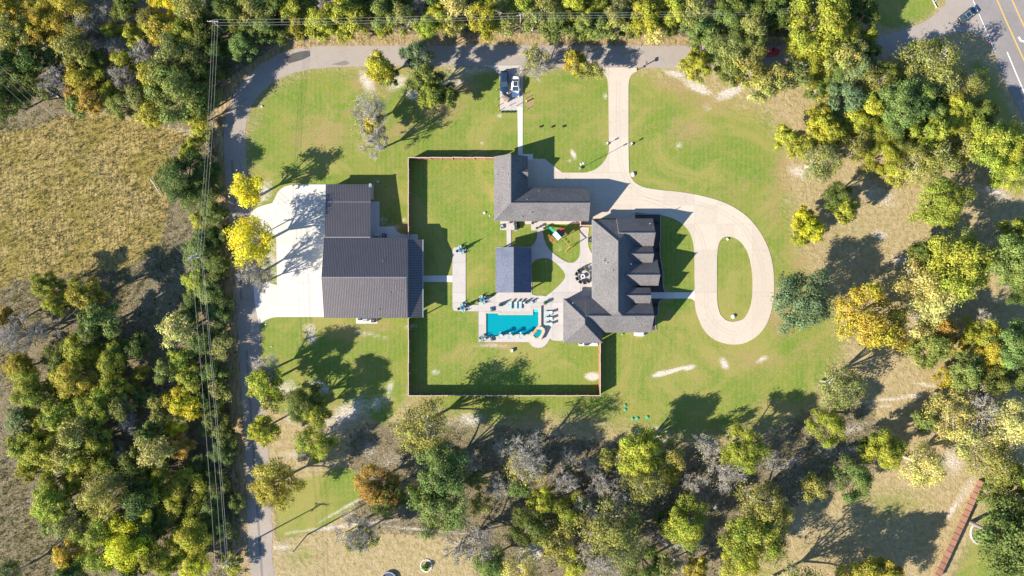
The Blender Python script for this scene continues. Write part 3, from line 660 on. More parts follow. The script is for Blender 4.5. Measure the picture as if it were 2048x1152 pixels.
pw = [(1081.5,678.5),(1096,662),(1095.5,657),(1086.5,646.5)]
for p, q in zip(pw[:-1], pw[1:]):
    a = Vector(G(*p)); b_ = Vector(G(*q)); d = b_-a; m_ = (a+b_)/2
wallr = MB().box((G(1081.3,0)[0], G(0,632)[1], 0.22), (0.22, 4.3, 0.44)).build('seat_wall', M['coping'])
tag(wallr, 'low stone seat wall running along the east side of the pool', 'wall')
a = Vector(G(1083,654)); b_ = Vector(G(1090,660)); c_ = Vector(G(1081,678))
sw = MB()
for p, q in ((a, b_), (b_, c_)):
    d = q-p; m_ = (p+q)/2; sw.box((m_.x, m_.y, 0.42), (d.length+0.25, 0.28, 0.84), math.atan2(d.y, d.x))
tag(sw.build('spa_wall_screen', M['coping']), 'bent stone wall standing behind the spa', 'wall')

# ------------------------------------------------------------------ buildings
def T(u, v): return (u*S, -v*S)          # true-plan pixels (relative to picture centre) -> metres
PITCH = 0.85
def gable_mb(p0, p1, hr, sideA, sideB, fascia=0.22):
    """ridge p0-p1 (world xy) at hr; side = (half width m, eave h). A is to the left of p0->p1"""
    p0 = Vector(p0); p1 = Vector(p1); d = (p1-p0).normalized(); n = Vector((-d.y, d.x))
    vs = []
    for p in (p0, p1):
        A = p+n*sideA[0]; B = p-n*sideB[0]
        vs += [(A.x, A.y, sideA[1]-fascia), (A.x, A.y, sideA[1]), (p.x, p.y, hr), (B.x, B.y, sideB[1]), (B.x, B.y, sideB[1]-fascia)]
    mb = MB(); mb.add(vs, [(1, 6, 7, 2), (2, 7, 8, 3)], 0); mb.add(vs, [(0, 5, 6, 1), (3, 8, 9, 4), (4, 9, 5, 0), (0, 1, 2, 3, 4), (5, 9, 8, 7, 6)], 1)
    return mb
def hip_mb(x0, x1, y0, y1, he, hr, r0, r1, fascia=0.22):
    """rect eave, ridge r0-r1 (xy). y0<y1"""
    vs = [(x0, y0, he), (x1, y0, he), (x1, y1, he), (x0, y1, he), (r0[0], r0[1], hr), (r1[0], r1[1], hr)]
    lo = [(x, y, z-fascia) for x, y, z in vs[:4]]
    mb = MB()
    if abs(r0[0]-r1[0]) < abs(r0[1]-r1[1]):   # ridge along y, r0 south
        fs = [(0, 1, 4), (1, 2, 5, 4), (2, 3, 5), (3, 0, 4, 5)]
    else:                                      # ridge along x, r0 west
        fs = [(0, 1, 5, 4), (1, 2, 5), (2, 3, 4, 5), (3, 0, 4)]
    mb.add(vs, fs, 0); mb.add(vs[:4]+lo, [(0, 4, 5, 1), (1, 5, 6, 2), (2, 6, 7, 3), (3, 7, 4, 0), (7, 6, 5, 4)], 1)
    return mb
def capline(parent, a, b, mat=None, r=0.09):
    """row of ridge cap shingles"""
    a = Vector(a); b = Vector(b); L_ = (b-a).length; mb = MB()
    n = max(1, int(L_/0.3))
    for k in range(n):
        p = a.lerp(b, k/n); q = a.lerp(b, (k+1.08)/n); up = Vector((0, 0, 0.035))
        mb.tube(p+up*0.4, q+up, r*0.85, r, 4, caps=True)
    return wparent(mb.build('ridge_cap', mat or M['cap']), parent)
def vent(parent, px, py, h, kind=0):
    x, y, _ = P(px, py, h)
    mb = MB()
    if kind == 0: mb.lathe((x, y, h-0.25), [(0.12, 0), (0.07, 0.2), (0.07, 0.62), (0.05, 0.64)], 8)
    else: mb.box((x, y, h+0.02), (0.42, 0.42, 0.22)); mb.box((x, y, h+0.15), (0.5, 0.5, 0.05))
    return wparent(mb.build('roof_vent' if kind else 'vent_pipe', M['darkmetal'] if kind else M['steel']), parent)
def window(parent, x, y, z, wd, ht, ax):
    """ax: 'n','s','e','w' facing"""
    dx, dy = {'n': (0, 1), 's': (0, -1), 'e': (1, 0), 'w': (-1, 0)}[ax]
    sx, sy = (wd, 0.1) if dy else (0.1, wd)
    f = wparent(MB().box((x+dx*0.03, y+dy*0.03, z), (sx, sy, ht)).build('window', M['white']), parent)
    sx, sy = (wd-0.14, 0.1) if dy else (0.1, wd-0.14)
    for s_ in (-1, 1):
        w2 = (wd-0.24)/2; o = s_*(wd-0.06)/4
        p = MB().box((x+dx*0.06+(o if dy else 0), y+dy*0.06+(o if dx else 0), z), (w2 if dy else 0.1, w2 if dx else 0.1, ht-0.16)).build('pane', M['glass'])
        p.parent = f
def walls(parent, x0, x1, y0, y1, h, mat, z0=-0.05):
    return wparent(MB().box(((x0+x1)/2, (y0+y1)/2, (h+z0)/2), (x1-x0, y1-y0, h-z0)).build('wall', mat), parent)

# ---- main house
house = thing('main_house', 'large grey shingled house with four front gables beside the loop driveway', 'house', T(215, 0)+(0,))
def uv(u, v): return T(u, v)
RS = [M['shingle'], M['trim']]
x0, y1 = uv(157.8, -134.3); x1, y0 = uv(246, 87.2)
wparent(hip_mb(x0, x1, y0, y1, 3.0, 7.2, uv(202, 43.8), uv(202, -89.6)).build('roof', RS), house)
capline(house, uv(202, 43.8)+(7.2,), uv(202, -89.6)+(7.2,)); capline(house, uv(157.8, -134.3)+(3.0,), uv(202, -89.6)+(7.2,))
capline(house, uv(246, -134.3)+(3.0,), uv(202, -89.6)+(7.2,))
hw30 = 30.0*S
# south wing (ridge east-west)
a_, b_ = uv(142, 53.7), uv(273, 53.7)
wparent(gable_mb(a_, b_, 6.27, (33.6*S, 3.0), (33.6*S, 3.0)).build('roof', RS), house); capline(house, a_+(6.27,), b_+(6.27,))
# south-west hipped wing
x0, y1 = uv(101, 20.6); x1, y0 = uv(177.4, 107.8)
wparent(hip_mb(x0, x1, y0, y1, 3.005, 6.64, uv(139.2, 69.6), uv(139.2, 58.8)).build('roof', RS), house)
for p, q in ((uv(101,20.6)+(3.0,), uv(139.2,58.8)+(6.64,)), (uv(101,107.8)+(3.0,), uv(139.2,69.6)+(6.64,)), (uv(177.4,107.8)+(3.0,), uv(139.2,69.6)+(6.64,)), (uv(139.2,69.6)+(6.64,), uv(139.2,58.8)+(6.64,))): capline(house, p, q)
# front gables, north to south: (v ridge, height, x start, x end, A=(north) , B=(south))
for v, hr, u0, u1, A, B in [(-105.8, 5.95, 205, 276, (30.5, 3.02), (24.0, 3.65)), (-65.7, 5.2, 214, 274.3, (15.5, 3.72), (16.0, 3.68)), (-25.0, 5.9, 210, 285, (30.5, 3.03), (20.3, 3.97)), (14.4, 5.9, 212, 268.3, (15.2, 4.45), (15.2, 4.45))]:
    p, q = uv(u0, v), uv(u1, v)
    wparent(gable_mb(p, q, hr, (A[0]*S, A[1]), (B[0]*S, B[1])).build('roof', RS), house); capline(house, p+(hr,), q+(hr,))
    xa, ya = uv(u0+5, v+B[0]-3); xb, yb = uv(u1-3, v-A[0]+3)
    walls(house, xa, xb, ya, yb, min(A[1], B[1])-0.222, M['brick'])
    window(house, xb, uv(0, v)[1], 1.7, min(2.2, (A[0]+B[0])*S*0.5), 1.5, 'e')
xa, ya = uv(162, 84); xb, yb = uv(242, -131); walls(house, xa, xb, ya, yb, 2.775, M['brick'])
for v in (-120, -95, -60, -30): window(house, xa, uv(0, v)[1], 1.6, 1.6, 1.4, 'w')
xa, ya = uv(146, 84); xb, yb = uv(269, 24); walls(house, xa, xb, ya+0.01, yb, 2.773, M['brick'])
for u in (195, 225, 255): window(house, uv(u, 0)[0], ya, 1.6, 1.6, 1.4, 's')
xa, ya = uv(104.5, 104.5); xb, yb = uv(174, 24); walls(house, xa, xb, ya, yb+0.01, 2.771, M['brick'])
for v in (45, 75): window(house, xa, uv(0, v)[1], 1.5, 2.4, 2.0, 'w')
for u in (120, 150): window(house, uv(u, 0)[0], ya, 1.6, 1.4, 1.3, 's')
dx, dy = uv(265, 14.4)
dr = wparent(MB().box((dx+0.06, dy, 1.15), (0.1, 1.2, 2.3)).build('front_door', M['door']), house)
MB().box((dx+0.14, dy+0.45, 1.1), (0.06, 0.05, 0.3)).build('door_handle', M['darkmetal'], dr)
for px, py, h in ((1146,606,5.2),(1147,650,4.6),(1172,670,4.2),(1176,679,3.4),(1226,597,6.3),(1232,530,6.6),(1262,528,5.4),(1208,519,5.2),(1213,527,5.6),(1207,523,5.3),(1281,650,4.5),(1288,648,4.4),(1269,636,5.9),(1300,447,4.5),(1225,557,6.3)): vent(house, px, py, h)
for px, py, h in ((1229,540,6.4),(1230,573,6.4),(1162,640,5.7)): vent(house, px, py, h, 1)
xe, _ = uv(246, 0)
for u, va, vb in ((101, 20.6, 107.8), (157.8, -134, 20)):
    xg = uv(u, 0)[0]-0.07; ya = uv(0, va)[1]; yb = uv(0, vb)[1]
    wparent(MB().box((xg, (ya+yb)/2, 2.93), (0.12, abs(ya-yb), 0.12)).build('gutter', M['gutter']), house)
# ---- garage
garage = thing('garage', 'L-shaped grey shingled garage north of the playset, facing the driveway court', 'garage', T(50, -170)+(0,))
x0, y1 = uv(-35.2, -196); x1, y0 = uv(150.5, -131)
# south wing: hip at its west end, gable at its east end
vs = [(x0, y0, 3), (x1, y0, 3), (x1, y1, 3), (x0, y1, 3), uv(-1.9, -163.5)+(5.9,), uv(150.5, -163.5)+(5.9,)]
lo = [(x, y, z-0.22) for x, y, z in vs[:4]]; mb = MB()
mb.add(vs, [(0, 1, 5, 4), (2, 3, 4, 5), (3, 0, 4)], 0); mb.add(vs[:4]+lo+[vs[5]], [(0, 4, 5, 1), (1, 5, 6, 2, 8), (2, 6, 7, 3), (3, 7, 4, 0), (7, 6, 5, 4)], 1)
wparent(mb.build('roof', RS), garage)
p, q = uv(-2.2, -163.5), uv(-2.2, -258)
wparent(gable_mb(p, q, 5.915, (33.2*S, 3.005), (33.2*S, 3.005)).build('roof', RS), garage)
capline(garage, p+(5.9,), q+(5.9,)); capline(garage, uv(-1.9,-163.5)+(5.9,), uv(150.5,-163.5)+(5.9,)); capline(garage, uv(-35.2,-131)+(3.0,), uv(-1.9,-163.5)+(5.9,))
p, q = uv(12, -225.3), uv(31.2, -225.3)
wparent(gable_mb(p, q, 4.55, (11*S, 3.45), (11*S, 3.45)).build('entry_gable', RS), garage)
xa, ya = uv(-31.5, -134.5); xb, yb = uv(147.5, -192.5); walls(garage, xa, xb, ya, yb, 2.775, M['brick'])
gx1 = xb
for u in (60, 95, 130):
    g = wparent(MB().box((uv(u, 0)[0], yb+0.04, 1.15), (2.9, 0.1, 2.3)).build('garage_door', M['white']), garage)
    for k in range(3): MB().box((uv(u, 0)[0], yb+0.10, 0.55+0.57*k), (2.8, 0.03, 0.05)).build('door_panel_rail', M['trim'], g)
for u in (0, 30, 60, 110): window(garage, uv(u, 0)[0], ya, 1.6, 1.4, 1.2, 's')
xa, ya = uv(-31.5, -192); xb, yb = uv(27, -254.5); walls(garage, xa, xb, ya, yb, 2.773, M['brick'])
window(garage, (xa+xb)/2, yb, 1.6, 1.6, 1.4, 'n')
for px, py, h in ((1015,349,5.4),(1017,371,5.4),(993,350,3.6),(1054,399,5.3),(1078,382,3.6),(1062,426,4.6),(1044,434,3.8)): vent(garage, px, py, h)
# ---- pavilion
pav = thing('pavilion', 'open-sided pavilion with grey gable roof just north of the pool', 'pavilion', T(3, -37)+(0,))
p, q = uv(2.9, 8.7), uv(2.9, -79.5)
wparent(gable_mb(p, q, 5.3, (35.3*S, 2.85), (35.3*S, 2.85), 0.18).build('roof', [M['shingle_pav'], M['trim']]), pav); capline(pav, p+(5.3,), q+(5.3,))
for u in (-28, 33):
    for v in (-75, -48, -22, 4):
        x, y = uv(u, v); wparent(MB().box((x, y, 1.3), (0.26, 0.26, 2.66)).box((x, y, 0.3), (0.5, 0.5, 0.5)).build('post', M['cedar']), pav)
for u in (-28, 33):
    x, ya = uv(u, 4); _, yb = uv(0, -75); wparent(MB().box((x, (ya+yb)/2, 2.55), (0.2, yb-ya, 0.24)).build('beam', M['cedar']), pav)
x, y = uv(2.5, -72); walls(pav, x-2.6, x+2.6, y-0.1, y+0.5, 2.6, M['brick'])
# ---- barn
barn = thing('metal_barn', 'big dark ribbed-metal barn with lean-to beside the concrete apron', 'barn', T(-290, -20)+(0,))
RM = [M['metal_roof'], M['trim']]
def U(px, h): return (px-1024)*(H-h)/H
def V(py, h): return (py-576)*(H-h)/H
bu0, bu1 = -366.3, -202.7
vN, vR, vS = V(475.5, 4.0), V(555, 6.0), V(636, 4.0)
p, q = T(bu0, vR), T(bu1, vR)
wparent(gable_mb(p, q, 6.0, ((vR-vN)*S, 4.0), ((vS-vR)*S, 4.0)).build('roof', RM), barn)
def ribs(parent, x0, x1, ya, za, yb, zb, sp=0.36, alongx=False, hgt=0.05, wd=0.085, ofs=0.0):
    mb = MB(); x = x0+0.06
    while x < x1-0.02:
        if not alongx: a = (x, ya, za+ofs); b = (x, yb, zb+ofs); sx = (wd/2, 0, 0)
        else: pass
        mb.add([(x-wd/2, ya, za+0.002), (x+wd/2, ya, za+0.002), (x+wd/4, ya, za+hgt), (x-wd/4, ya, za+hgt),
                (x-wd/2, yb, zb+0.002), (x+wd/2, yb, zb+0.002), (x+wd/4, yb, zb+hgt), (x-wd/4, yb, zb+hgt)],
               [(0,1,2,3),(7,6,5,4),(1,5,6,2),(2,6,7,3),(3,7,4,0)])
        x += sp
    o = wparent(mb.build('roof_ribs', M['metal_rib']), parent); o['kind'] = 'stuff'; return o
yR = T(0, vR)[1]; yN = T(0, vN)[1]; yS = T(0, vS)[1]
ribs(barn, p[0], q[0], yR, 6.0, yN, 4.0); ribs(barn, p[0], q[0], yR, 6.0, yS, 4.0)
wparent(MB().box(((p[0]+q[0])/2, yR, 6.04), (q[0]-p[0], 0.3, 0.06)).build('ridge_cap', M['metal_rib']), barn)
# north shed wing
nu0, nu1 = -365.2, U(741.5, 3.5); vT = V(368.5, 3.0)
xa, xb = nu0*S, nu1*S; yT = T(0, vT)[1]; zj = 3.93
mb = MB(); mb.add([(xa, yN-0.3, zj+0.03), (xb, yN-0.3, zj+0.03), (xb, yT, 3.0), (xa, yT, 3.0), (xa, yN-0.3, zj-0.2), (xb, yN-0.3, zj-0.2), (xb, yT, 2.78), (xa, yT, 2.78)], [(0,1,2,3)], 0)
mb.add(mb.v, [(7,6,5,4),(0,4,5,1),(1,5,6,2),(2,6,7,3),(3,7,4,0)], 1)
wparent(mb.build('shed_roof', RM), barn); ribs(barn, xa, xb, yN, zj, yT, 3.0)
wparent(MB().box(((xa+xb)/2, yN+0.12, zj+0.06), (xb-xa, 0.13, 0.12)).build('flashing', M['trim']), barn)
wparent(MB().box(((xa+xb)/2, T(0, V(404, 3.3))[1], 3.34), (xb-xa, 0.05, 0.08)).build('panel_lap', M['trim']), barn)
# lean-to on the east side
la, lb = -202.7*S, U(845, 3.1)*S; yl1 = T(0, V(479, 3.3))[1]; yl0 = T(0, V(635, 3.3))[1]
mb = MB(); mb.add([(la, yl0, 3.72), (lb, yl0, 3.1), (lb, yl1, 3.1), (la, yl1, 3.72), (la, yl0, 3.55), (lb, yl0, 2.95), (lb, yl1, 2.95), (la, yl1, 3.55)], [(0,1,2,3)], 0)
mb.add(mb.v, [(7,6,5,4),(0,4,5,1),(1,5,6,2),(2,6,7,3),(3,7,4,0)], 1)
wparent(mb.build('lean_to_roof', RM), barn)
mb = MB(); y = yl0+0.05
while y < yl1:
    mb.add([(la, y-.04, 3.722), (la, y+.04, 3.722), (la, y+.02, 3.77), (la, y-.02, 3.77), (lb, y-.04, 3.102), (lb, y+.04, 3.102), (lb, y+.02, 3.15), (lb, y-.02, 3.15)], [(0,1,2,3),(7,6,5,4),(1,5,6,2),(2,6,7,3),(3,7,4,0)]); y += 0.36
o = wparent(mb.build('lean_to_ribs', M['metal_rib']), barn); o['kind'] = 'stuff'
wparent(MB().box((lb+0.09, (yl0+yl1)/2, 3.03), (0.16, yl1-yl0, 0.14)).build('gutter', M['gutter']), barn)
for k in range(5):
    y = yl0+0.3+(yl1-yl0-0.6)*k/4; wparent(MB().box((lb-0.25, y, 1.5), (0.18, 0.18, 2.9)).build('post', M['steel']), barn)
walls(barn, bu0*S+0.02+0.25, bu1*S-0.25, yS+0.3, yN-0.3, 3.777, M['siding'])
walls(barn, xa+0.25, xb-0.9, yN-0.32, yT-0.3, 2.777, M['siding'])
for py in (420, 520, 590):
    y = T(0, V(py, 0))[1]; g = wparent(MB().box(((bu0*S+0.22 if py > 470 else xa+0.22), y, 1.7 if py > 470 else 1.25), (0.1, 3.6, 3.2 if py > 470 else 2.4)).build('overhead_door', M['white']), barn)
for px, py, h in ((766,522,5.2),(780,586,5.2),(757,620,4.5)): vent(barn, px, py, h)
wparent(MB().box((T(-278,0)[0], T(0,-190)[1], 1.6), (0.5, 3.3, 2.9)).build('side_annex', M['gutter']), barn)

# ------------------------------------------------------------------ fences
def picket_fence(name, label, a, b, h, face, group=None, panel=2.42, mat='cedar'):
    """a,b in ground pixels; face=+1 puts posts on the left of a->b"""
    a = Vector(G(*a)); b = Vector(G(*b)); L_ = (b-a).length; n = max(1, round(L_/panel)); d = (b-a)/L_; nn = Vector((-d.y, d.x)); ang = math.atan2(d.y, d.x)
    root = thing(name, label, 'fence', (a.x, a.y, 0), 0, group); pl = L_/n
    meshes = []
    for var in range(3):
        mb = MB(); k = int(pl/0.145); wd = pl/k
        for i in range(k):
            hh = h+random.uniform(-0.05, 0.03); x = (i+0.5)*wd
            mb.box((x, random.uniform(-0.008, 0.008), hh/2), (wd-0.008, 0.022, hh))
        for z in (0.35, h*0.55, h-0.3): mb.box((pl/2, 0.04*face, z), (pl, 0.045, 0.09))
        mb.box((pl/2, 0.045*face, h+0.01), (pl, 0.14, 0.035), mi=1)
        me_o = mb.build('panel', [M[mat], M['cedar_top']]); meshes.append(me_o.data); bpy.data.objects.remove(me_o)
    post = MB().box((0, 0, h/2+0.03), (0.1, 0.1, h+0.06)).build('post', M['cedar_top']); pm = post.data; bpy.data.objects.remove(post)
    for i in range(n):
        o = bpy.data.objects.new('panel', meshes[i % 3]); C.objects.link(o); o.parent = root
        p = d*(pl*i) + nn*random.uniform(-0.03, 0.03); o.location = (p.x, p.y, 0); o.rotation_euler = (0, 0, ang+random.uniform(-0.012, 0.012))
        v = random.uniform(0.8, 1.15); o.color = (v, v*random.uniform(0.95, 1.05), v, 1)
    for i in range(n+1):
        o = bpy.data.objects.new('post', pm); C.objects.link(o); o.parent = root; p = d*(pl*i)+nn*0.09*face; o.location = (p.x, p.y, 0)
FH = 2.35
picket_fence('wooden_fence', 'tall red cedar fence running south from the barn down the west lawn edge', (819.5,636), (819.5,788.5), FH, 1)
picket_fence('wooden_fence', 'tall red cedar fence on the west side of the yard north of the barn', (819.5,319), (819.5,478), FH, 1)
picket_fence('wooden_fence', 'tall red cedar fence along the bottom of the back yard', (819.6,788.5), (1197.5,788.5), FH, 1)
picket_fence('wooden_fence', 'cedar fence at the top of the back yard meeting the garage', (992,318.5), (819.6,318.5), FH, 1)
picket_fence('wooden_fence', 'cedar fence dropping south from the house corner on the east side', (1197.5,788.3), (1197.5,683), FH, -1)
picket_fence('wooden_fence', 'short orange cedar fence between garage corner and main house', (1160.5,452.5), (1186,452.5), 1.8, 1, panel=1.4)
picket_fence('wooden_fence', 'stub of cedar fence by the garage south wall above the playset', (1160.3,452.5), (1160.3,441), 1.8, 1, panel=1.3)
# south-east boundary fence of wide red panels
a = Vector(G(1957,960)); b_ = Vector(G(1866,1158)); L_ = (b_-a).length; n = 17; d = (b_-a)/L_; ang = math.atan2(d.y, d.x)
root = thing('redwood_fence', 'red-brown boundary fence of wide solid panels in the lower right corner', 'fence', (a.x, a.y, 0))
pl = L_/n
mb = MB(); k = 9
for i in range(k): mb.box(((i+0.5)*(pl-0.10)/k+0.05, 0, 0.95), ((pl-0.10)/k-0.006, 0.03, 1.9))
mb.box((pl/2, 0.04, 0.4), (pl-0.1, 0.05, 0.09)); mb.box((pl/2, 0.04, 1.5), (pl-0.1, 0.05, 0.09))
tmp = mb.build('panel', M['redwood']); pme = tmp.data; bpy.data.objects.remove(tmp)
tmp = MB().box((0, 0.0, 0.98), (0.085, 0.12, 1.98)).build('post', M['charcoal']); pom = tmp.data; bpy.data.objects.remove(tmp)
for i in range(n+1):
    if i < n:
        o = bpy.data.objects.new('panel', pme); C.objects.link(o); o.parent = root; p = d*pl*i; o.location = (p.x, p.y, 0); o.rotation_euler = (0, 0, ang); v = random.uniform(0.85, 1.12); o.color = (v, v, v, 1)
    o = bpy.data.objects.new('post', pom); C.objects.link(o); o.parent = root; p = d*pl*i; o.location = (p.x, p.y, 0); o.rotation_euler = (0, 0, ang)

# ------------------------------------------------------------------ vehicles
def paint(name, col, rough=0.25):
    m, t, b = mk(name); b.inputs['Base Color'].default_value = col+(1,); b.inputs['Roughness'].default_value = rough
    b.inputs['Coat Weight'].default_value = 0.6; b.inputs['Coat Roughness'].default_value = 0.05
    t.links.new(mix(t, noise(t, coord(t), 1.5), tuple(x*0.92 for x in col), col), b.inputs['Base Color']); return m
M['lens'] = simple('lamp_lens', (0.7, 0.72, 0.75), 0.1); M['redlens'] = simple('red_lens', (0.4, 0.02, 0.02), 0.15)
M['tyre'] = simple('tyre_rubber', (0.02, 0.02, 0.02), 0.8); M['rim'] = simple('alloy_rim', (0.45, 0.45, 0.47), 0.3, metal=0.8)
def loft(sections, mats, name, parent, mi_fn=None, smooth=False):
    """sections: list of (x, [(y,z)...]) symmetric half profile from bottom centre up to top centre"""
    mb = MB(); k = len(sections[0][1]); ring = []
    for x, pr in sections:
        pts = [(x, y, z) for y, z in pr] + [(x, -y, z) for y, z in pr[::-1]]
        ring.append(pts)
    n = len(ring[0]); vs = [p for r_ in ring for p in r_]; fs = []
    mb.v = vs
    for i in range(len(ring)-1):
        for j in range(n):
            j2 = (j+1) % n; mb.f.append((i*n+j, i*n+j2, (i+1)*n+j2, (i+1)*n+j)); mb.m.append(mi_fn(i, j, n) if mi_fn else 0)
    mb.f.append(tuple(range(n))[::-1]); mb.m.append(0); e = (len(ring)-1)*n; mb.f.append(tuple(range(e, e+n))); mb.m.append(0)
    return mb.build(name, mats, parent, smooth=smooth)
def car(label, loc, heading, L_, W_, Ht, col, roofmat=None, suv=False, rack=False, group=None, name='parked_car'):
    """built along +x = front"""
    r = thing(name, label, 'car', loc, heading, group); pm = paint(name+'_paint', col)
    hw_ = W_/2; h2 = L_/2; bel = Ht*0.58; zb = 0.24
    def prof(w_, zt, crown=0.03): return [(0.0, zb), (w_*0.9, zb), (w_, zb+0.15), (w_, zt*0.72), (w_*0.94, zt-0.04), (w_*0.72, zt+crown*0.5), (0, zt+crown)]
    hood = bel*0.93
    secs = [(-h2, prof(hw_*0.80, bel*0.86)), (-h2+0.12, prof(hw_*0.92, bel*0.97)), (-h2+0.6, prof(hw_*0.99, bel*1.02)), (-h2*0.3, prof(hw_, bel*1.02)), (h2*0.28, prof(hw_, bel)), (h2*0.45, prof(hw_*0.99, hood)), (h2-0.45, prof(hw_*0.95, hood*0.9)), (h2-0.12, prof(hw_*0.84, hood*0.80)), (h2, prof(hw_*0.66, hood*0.66))]
    loft(secs, pm, 'body', r, smooth=True)
    # cabin: glasshouse then roof panel
    xr0 = -h2*(0.90 if suv else 0.72); xr1 = -h2*(0.78 if suv else 0.42); xf1 = h2*0.10; xf0 = h2*0.44
    gw = hw_*0.90; rw = hw_*0.70; zt = Ht; z0_ = bel*0.99
    vs = []
    for x, w_, z in ((xr0, gw*0.92, z0_), (xr1, rw, zt-0.04), (xf1, rw, zt-0.03), (xf0, gw*0.92, z0_)):
        vs += [(x, w_, z), (x, -w_, z)]
    mid = [((xr0+0.25), gw, z0_), ((xf0-0.35), gw, z0_)]
    MB().add(vs, [(0, 2, 3, 1)]).build('rear_window', M['glass'], r)
    MB().add(vs, [(4, 6, 7, 5)]).build('windshield', M['glass'], r)
    for s_ in (0, 1):
        sgn = 1 if s_ == 0 else -1
        MB().add([vs[0+s_], vs[2+s_], vs[4+s_], vs[6+s_]], [(0, 1, 2, 3)]).build('side_window', M['glass'], r)
        for xx in (-0.15, -1.0 if suv else -0.05):
            pass
        MB().tube(vs[4+s_], vs[6+s_], 0.035, 0.035, 4).tube(vs[2+s_], vs[0+s_], 0.035, 0.035, 4).build('pillar', pm, r)
    rp = MB(); zs = zt
    rp.add([(xr1-0.03, rw*0.98, zs-0.05), (xr1-0.03, -rw*0.98, zs-0.05), (xf1+0.02, -rw*0.98, zs-0.05), (xf1+0.02, rw*0.98, zs-0.05),
            (xr1+0.08, rw*0.86, zs), (xr1+0.08, -rw*0.86, zs), (xf1-0.08, -rw*0.86, zs+0.01), (xf1-0.08, rw*0.86, zs+0.01)],
           [(0,1,2,3),(4,7,6,5),(0,4,5,1),(1,5,6,2),(2,6,7,3),(3,7,4,0)])
    rf = rp.build('roof_panel', pm, r)
    if roofmat: MB().box(((xr1+xf1)/2, 0, zs+0.012), ((xf1-xr1)*0.86, rw*1.45, 0.012)).build('glass_roof', roofmat, rf)
    if rack:
        for s_ in (-1, 1): MB().tube((xr1+0.1, s_*rw*0.85, zs+0.09), (xf1-0.1, s_*rw*0.85, zs+0.09), 0.035, 0.035, 6).build('roof_rail', M['steel'], r)
        MB().box((xf1-0.35, 0, zs+0.1), (0.06, rw*1.7, 0.03)).box((xr1+0.5, 0, zs+0.1), (0.06, rw*1.7, 0.03)).build('roof_crossbars', M['steel'], r)
    for sx in (h2*0.60, -h2*0.60):
        for sy in (-1, 1):
            t_ = MB().tube((sx, sy*(hw_-0.20), 0.34), (sx, sy*(hw_+0.005), 0.34), 0.34, 0.34, 16).build('tyre', M['tyre'], r)
            MB().tube((sx, sy*(hw_-0.18), 0.34), (sx, sy*(hw_+0.015), 0.34), 0.21, 0.21, 10).build('rim', M['rim'], t_)
    for sy in (-1, 1):
        MB().box((h2-0.22, sy*hw_*0.66, hood*0.76), (0.34, 0.32, 0.10), -sy*0.35).build('headlight', M['lens'], r)
        MB().box((-h2+0.10, sy*hw_*0.72, bel*0.82), (0.14, 0.34, 0.15), sy*0.25).build('tail_light', M['redlens'], r)
        MB().box((xf0-0.30, sy*(hw_+0.09), bel+0.05), (0.14, 0.2, 0.13)).build('wing_mirror', pm, r)
    MB().box((h2-0.03, 0, hood*0.45), (0.08, hw_*1.1, 0.16)).build('number_plate_bar', M['black'], r)
    return r
def gp(px, py, h=0.0): return P(px, py, h)
car('white car with black glass roof parked on the small concrete pad', gp(1031,173,0.8)[:2]+(0.07,), -math.pi/2, 4.6, 1.85, 1.5, (0.78, 0.78, 0.78), M['glass'])
car('long dark blue vehicle parked left of the white car on the pad', gp(1008.5,164,0.9)[:2]+(0.05,), -math.pi/2, 4.95, 1.88, 1.75, (0.012, 0.03, 0.06), suv=True)
car('dark blue-black wagon with silver roof rails turning towards the highway', gp(1937,28.5,0.8)[:2]+(0.035,), math.atan2(1, 1.27), 4.5, 1.8, 1.65, (0.015, 0.035, 0.05), suv=True, rack=True, name='dark_wagon')
car('red car on the lane half hidden beneath the trees', gp(1540,103,0.7)[:2]+(0.03,), 0.08, 4.5, 1.8, 1.5, (0.45, 0.01, 0.05), name='red_car')

# ------------------------------------------------------------------ roadside and yard items
def pole(name, label, px, py, h, arms, shadow=None):
    """px,py = ground position in pixels"""
    x, y = G(px, py); r = thing(name, label, 'utility pole', (x, y, 0))
    MB().tube((0, 0, -0.3), (0, 0, h), 0.17, 0.11, 10).build('pole_shaft', M['pole'], r)
    for ang, ln, z in arms:
        dx, dy = math.cos(ang)*ln/2, math.sin(ang)*ln/2
        arm = MB().box((0, 0, z), (ln, 0.12, 0.12), ang).build('crossarm', M['palebark'], r)
        for k in (-0.95, -0.35, 0.35, 0.95):
            MB().lathe((dx*k, dy*k, z+0.06), [(0.05, 0), (0.08, 0.08), (0.05, 0.16), (0.08, 0.22), (0.04, 0.28)], 8).build('insulator', M['white'], arm)
    return Vector((x, y, 0))
def gtrue(px, py, h): x, y, _ = P(px, py, h); return (x/S+1024, 576-y/S)
PA = gtrue(425, 42, 11); PB = gtrue(1041.5, 29, 10.5); PC = gtrue(1603, 19, 8.5); PD = gtrue(383, 514, 11.5); PE = gtrue(444, 1132, 11); PF = gtrue(586, 1104, 10)
pole('utility_pole', 'corner utility pole at the top left where the lane bends', *PA, 11.2, [(0.0, 2.2, 10.8)])
pole('utility_pole', 'pale utility pole among the north trees above the parking pad', *PB, 10.7, [(0.3, 1.6, 10.3)])
pole('utility_pole', 'leaning-looking grey utility pole beside the tall yellow-green tree top right', *PC, 8.8, [(0.2, 1.6, 8.4)])
pole('utility_pole', 'double crossarm utility pole in the thicket left of the barn', *PD, 11.7, [(0.6, 2.8, 11.3), (0.6, 2.2, 10.7), (0.0, 2.4, 10.2)])
pole('utility_pole', 'crossarm utility pole in the woods near the bottom left', *PE, 11.2, [(-0.1, 3.0, 10.8), (0.9, 2.0, 9.8)])
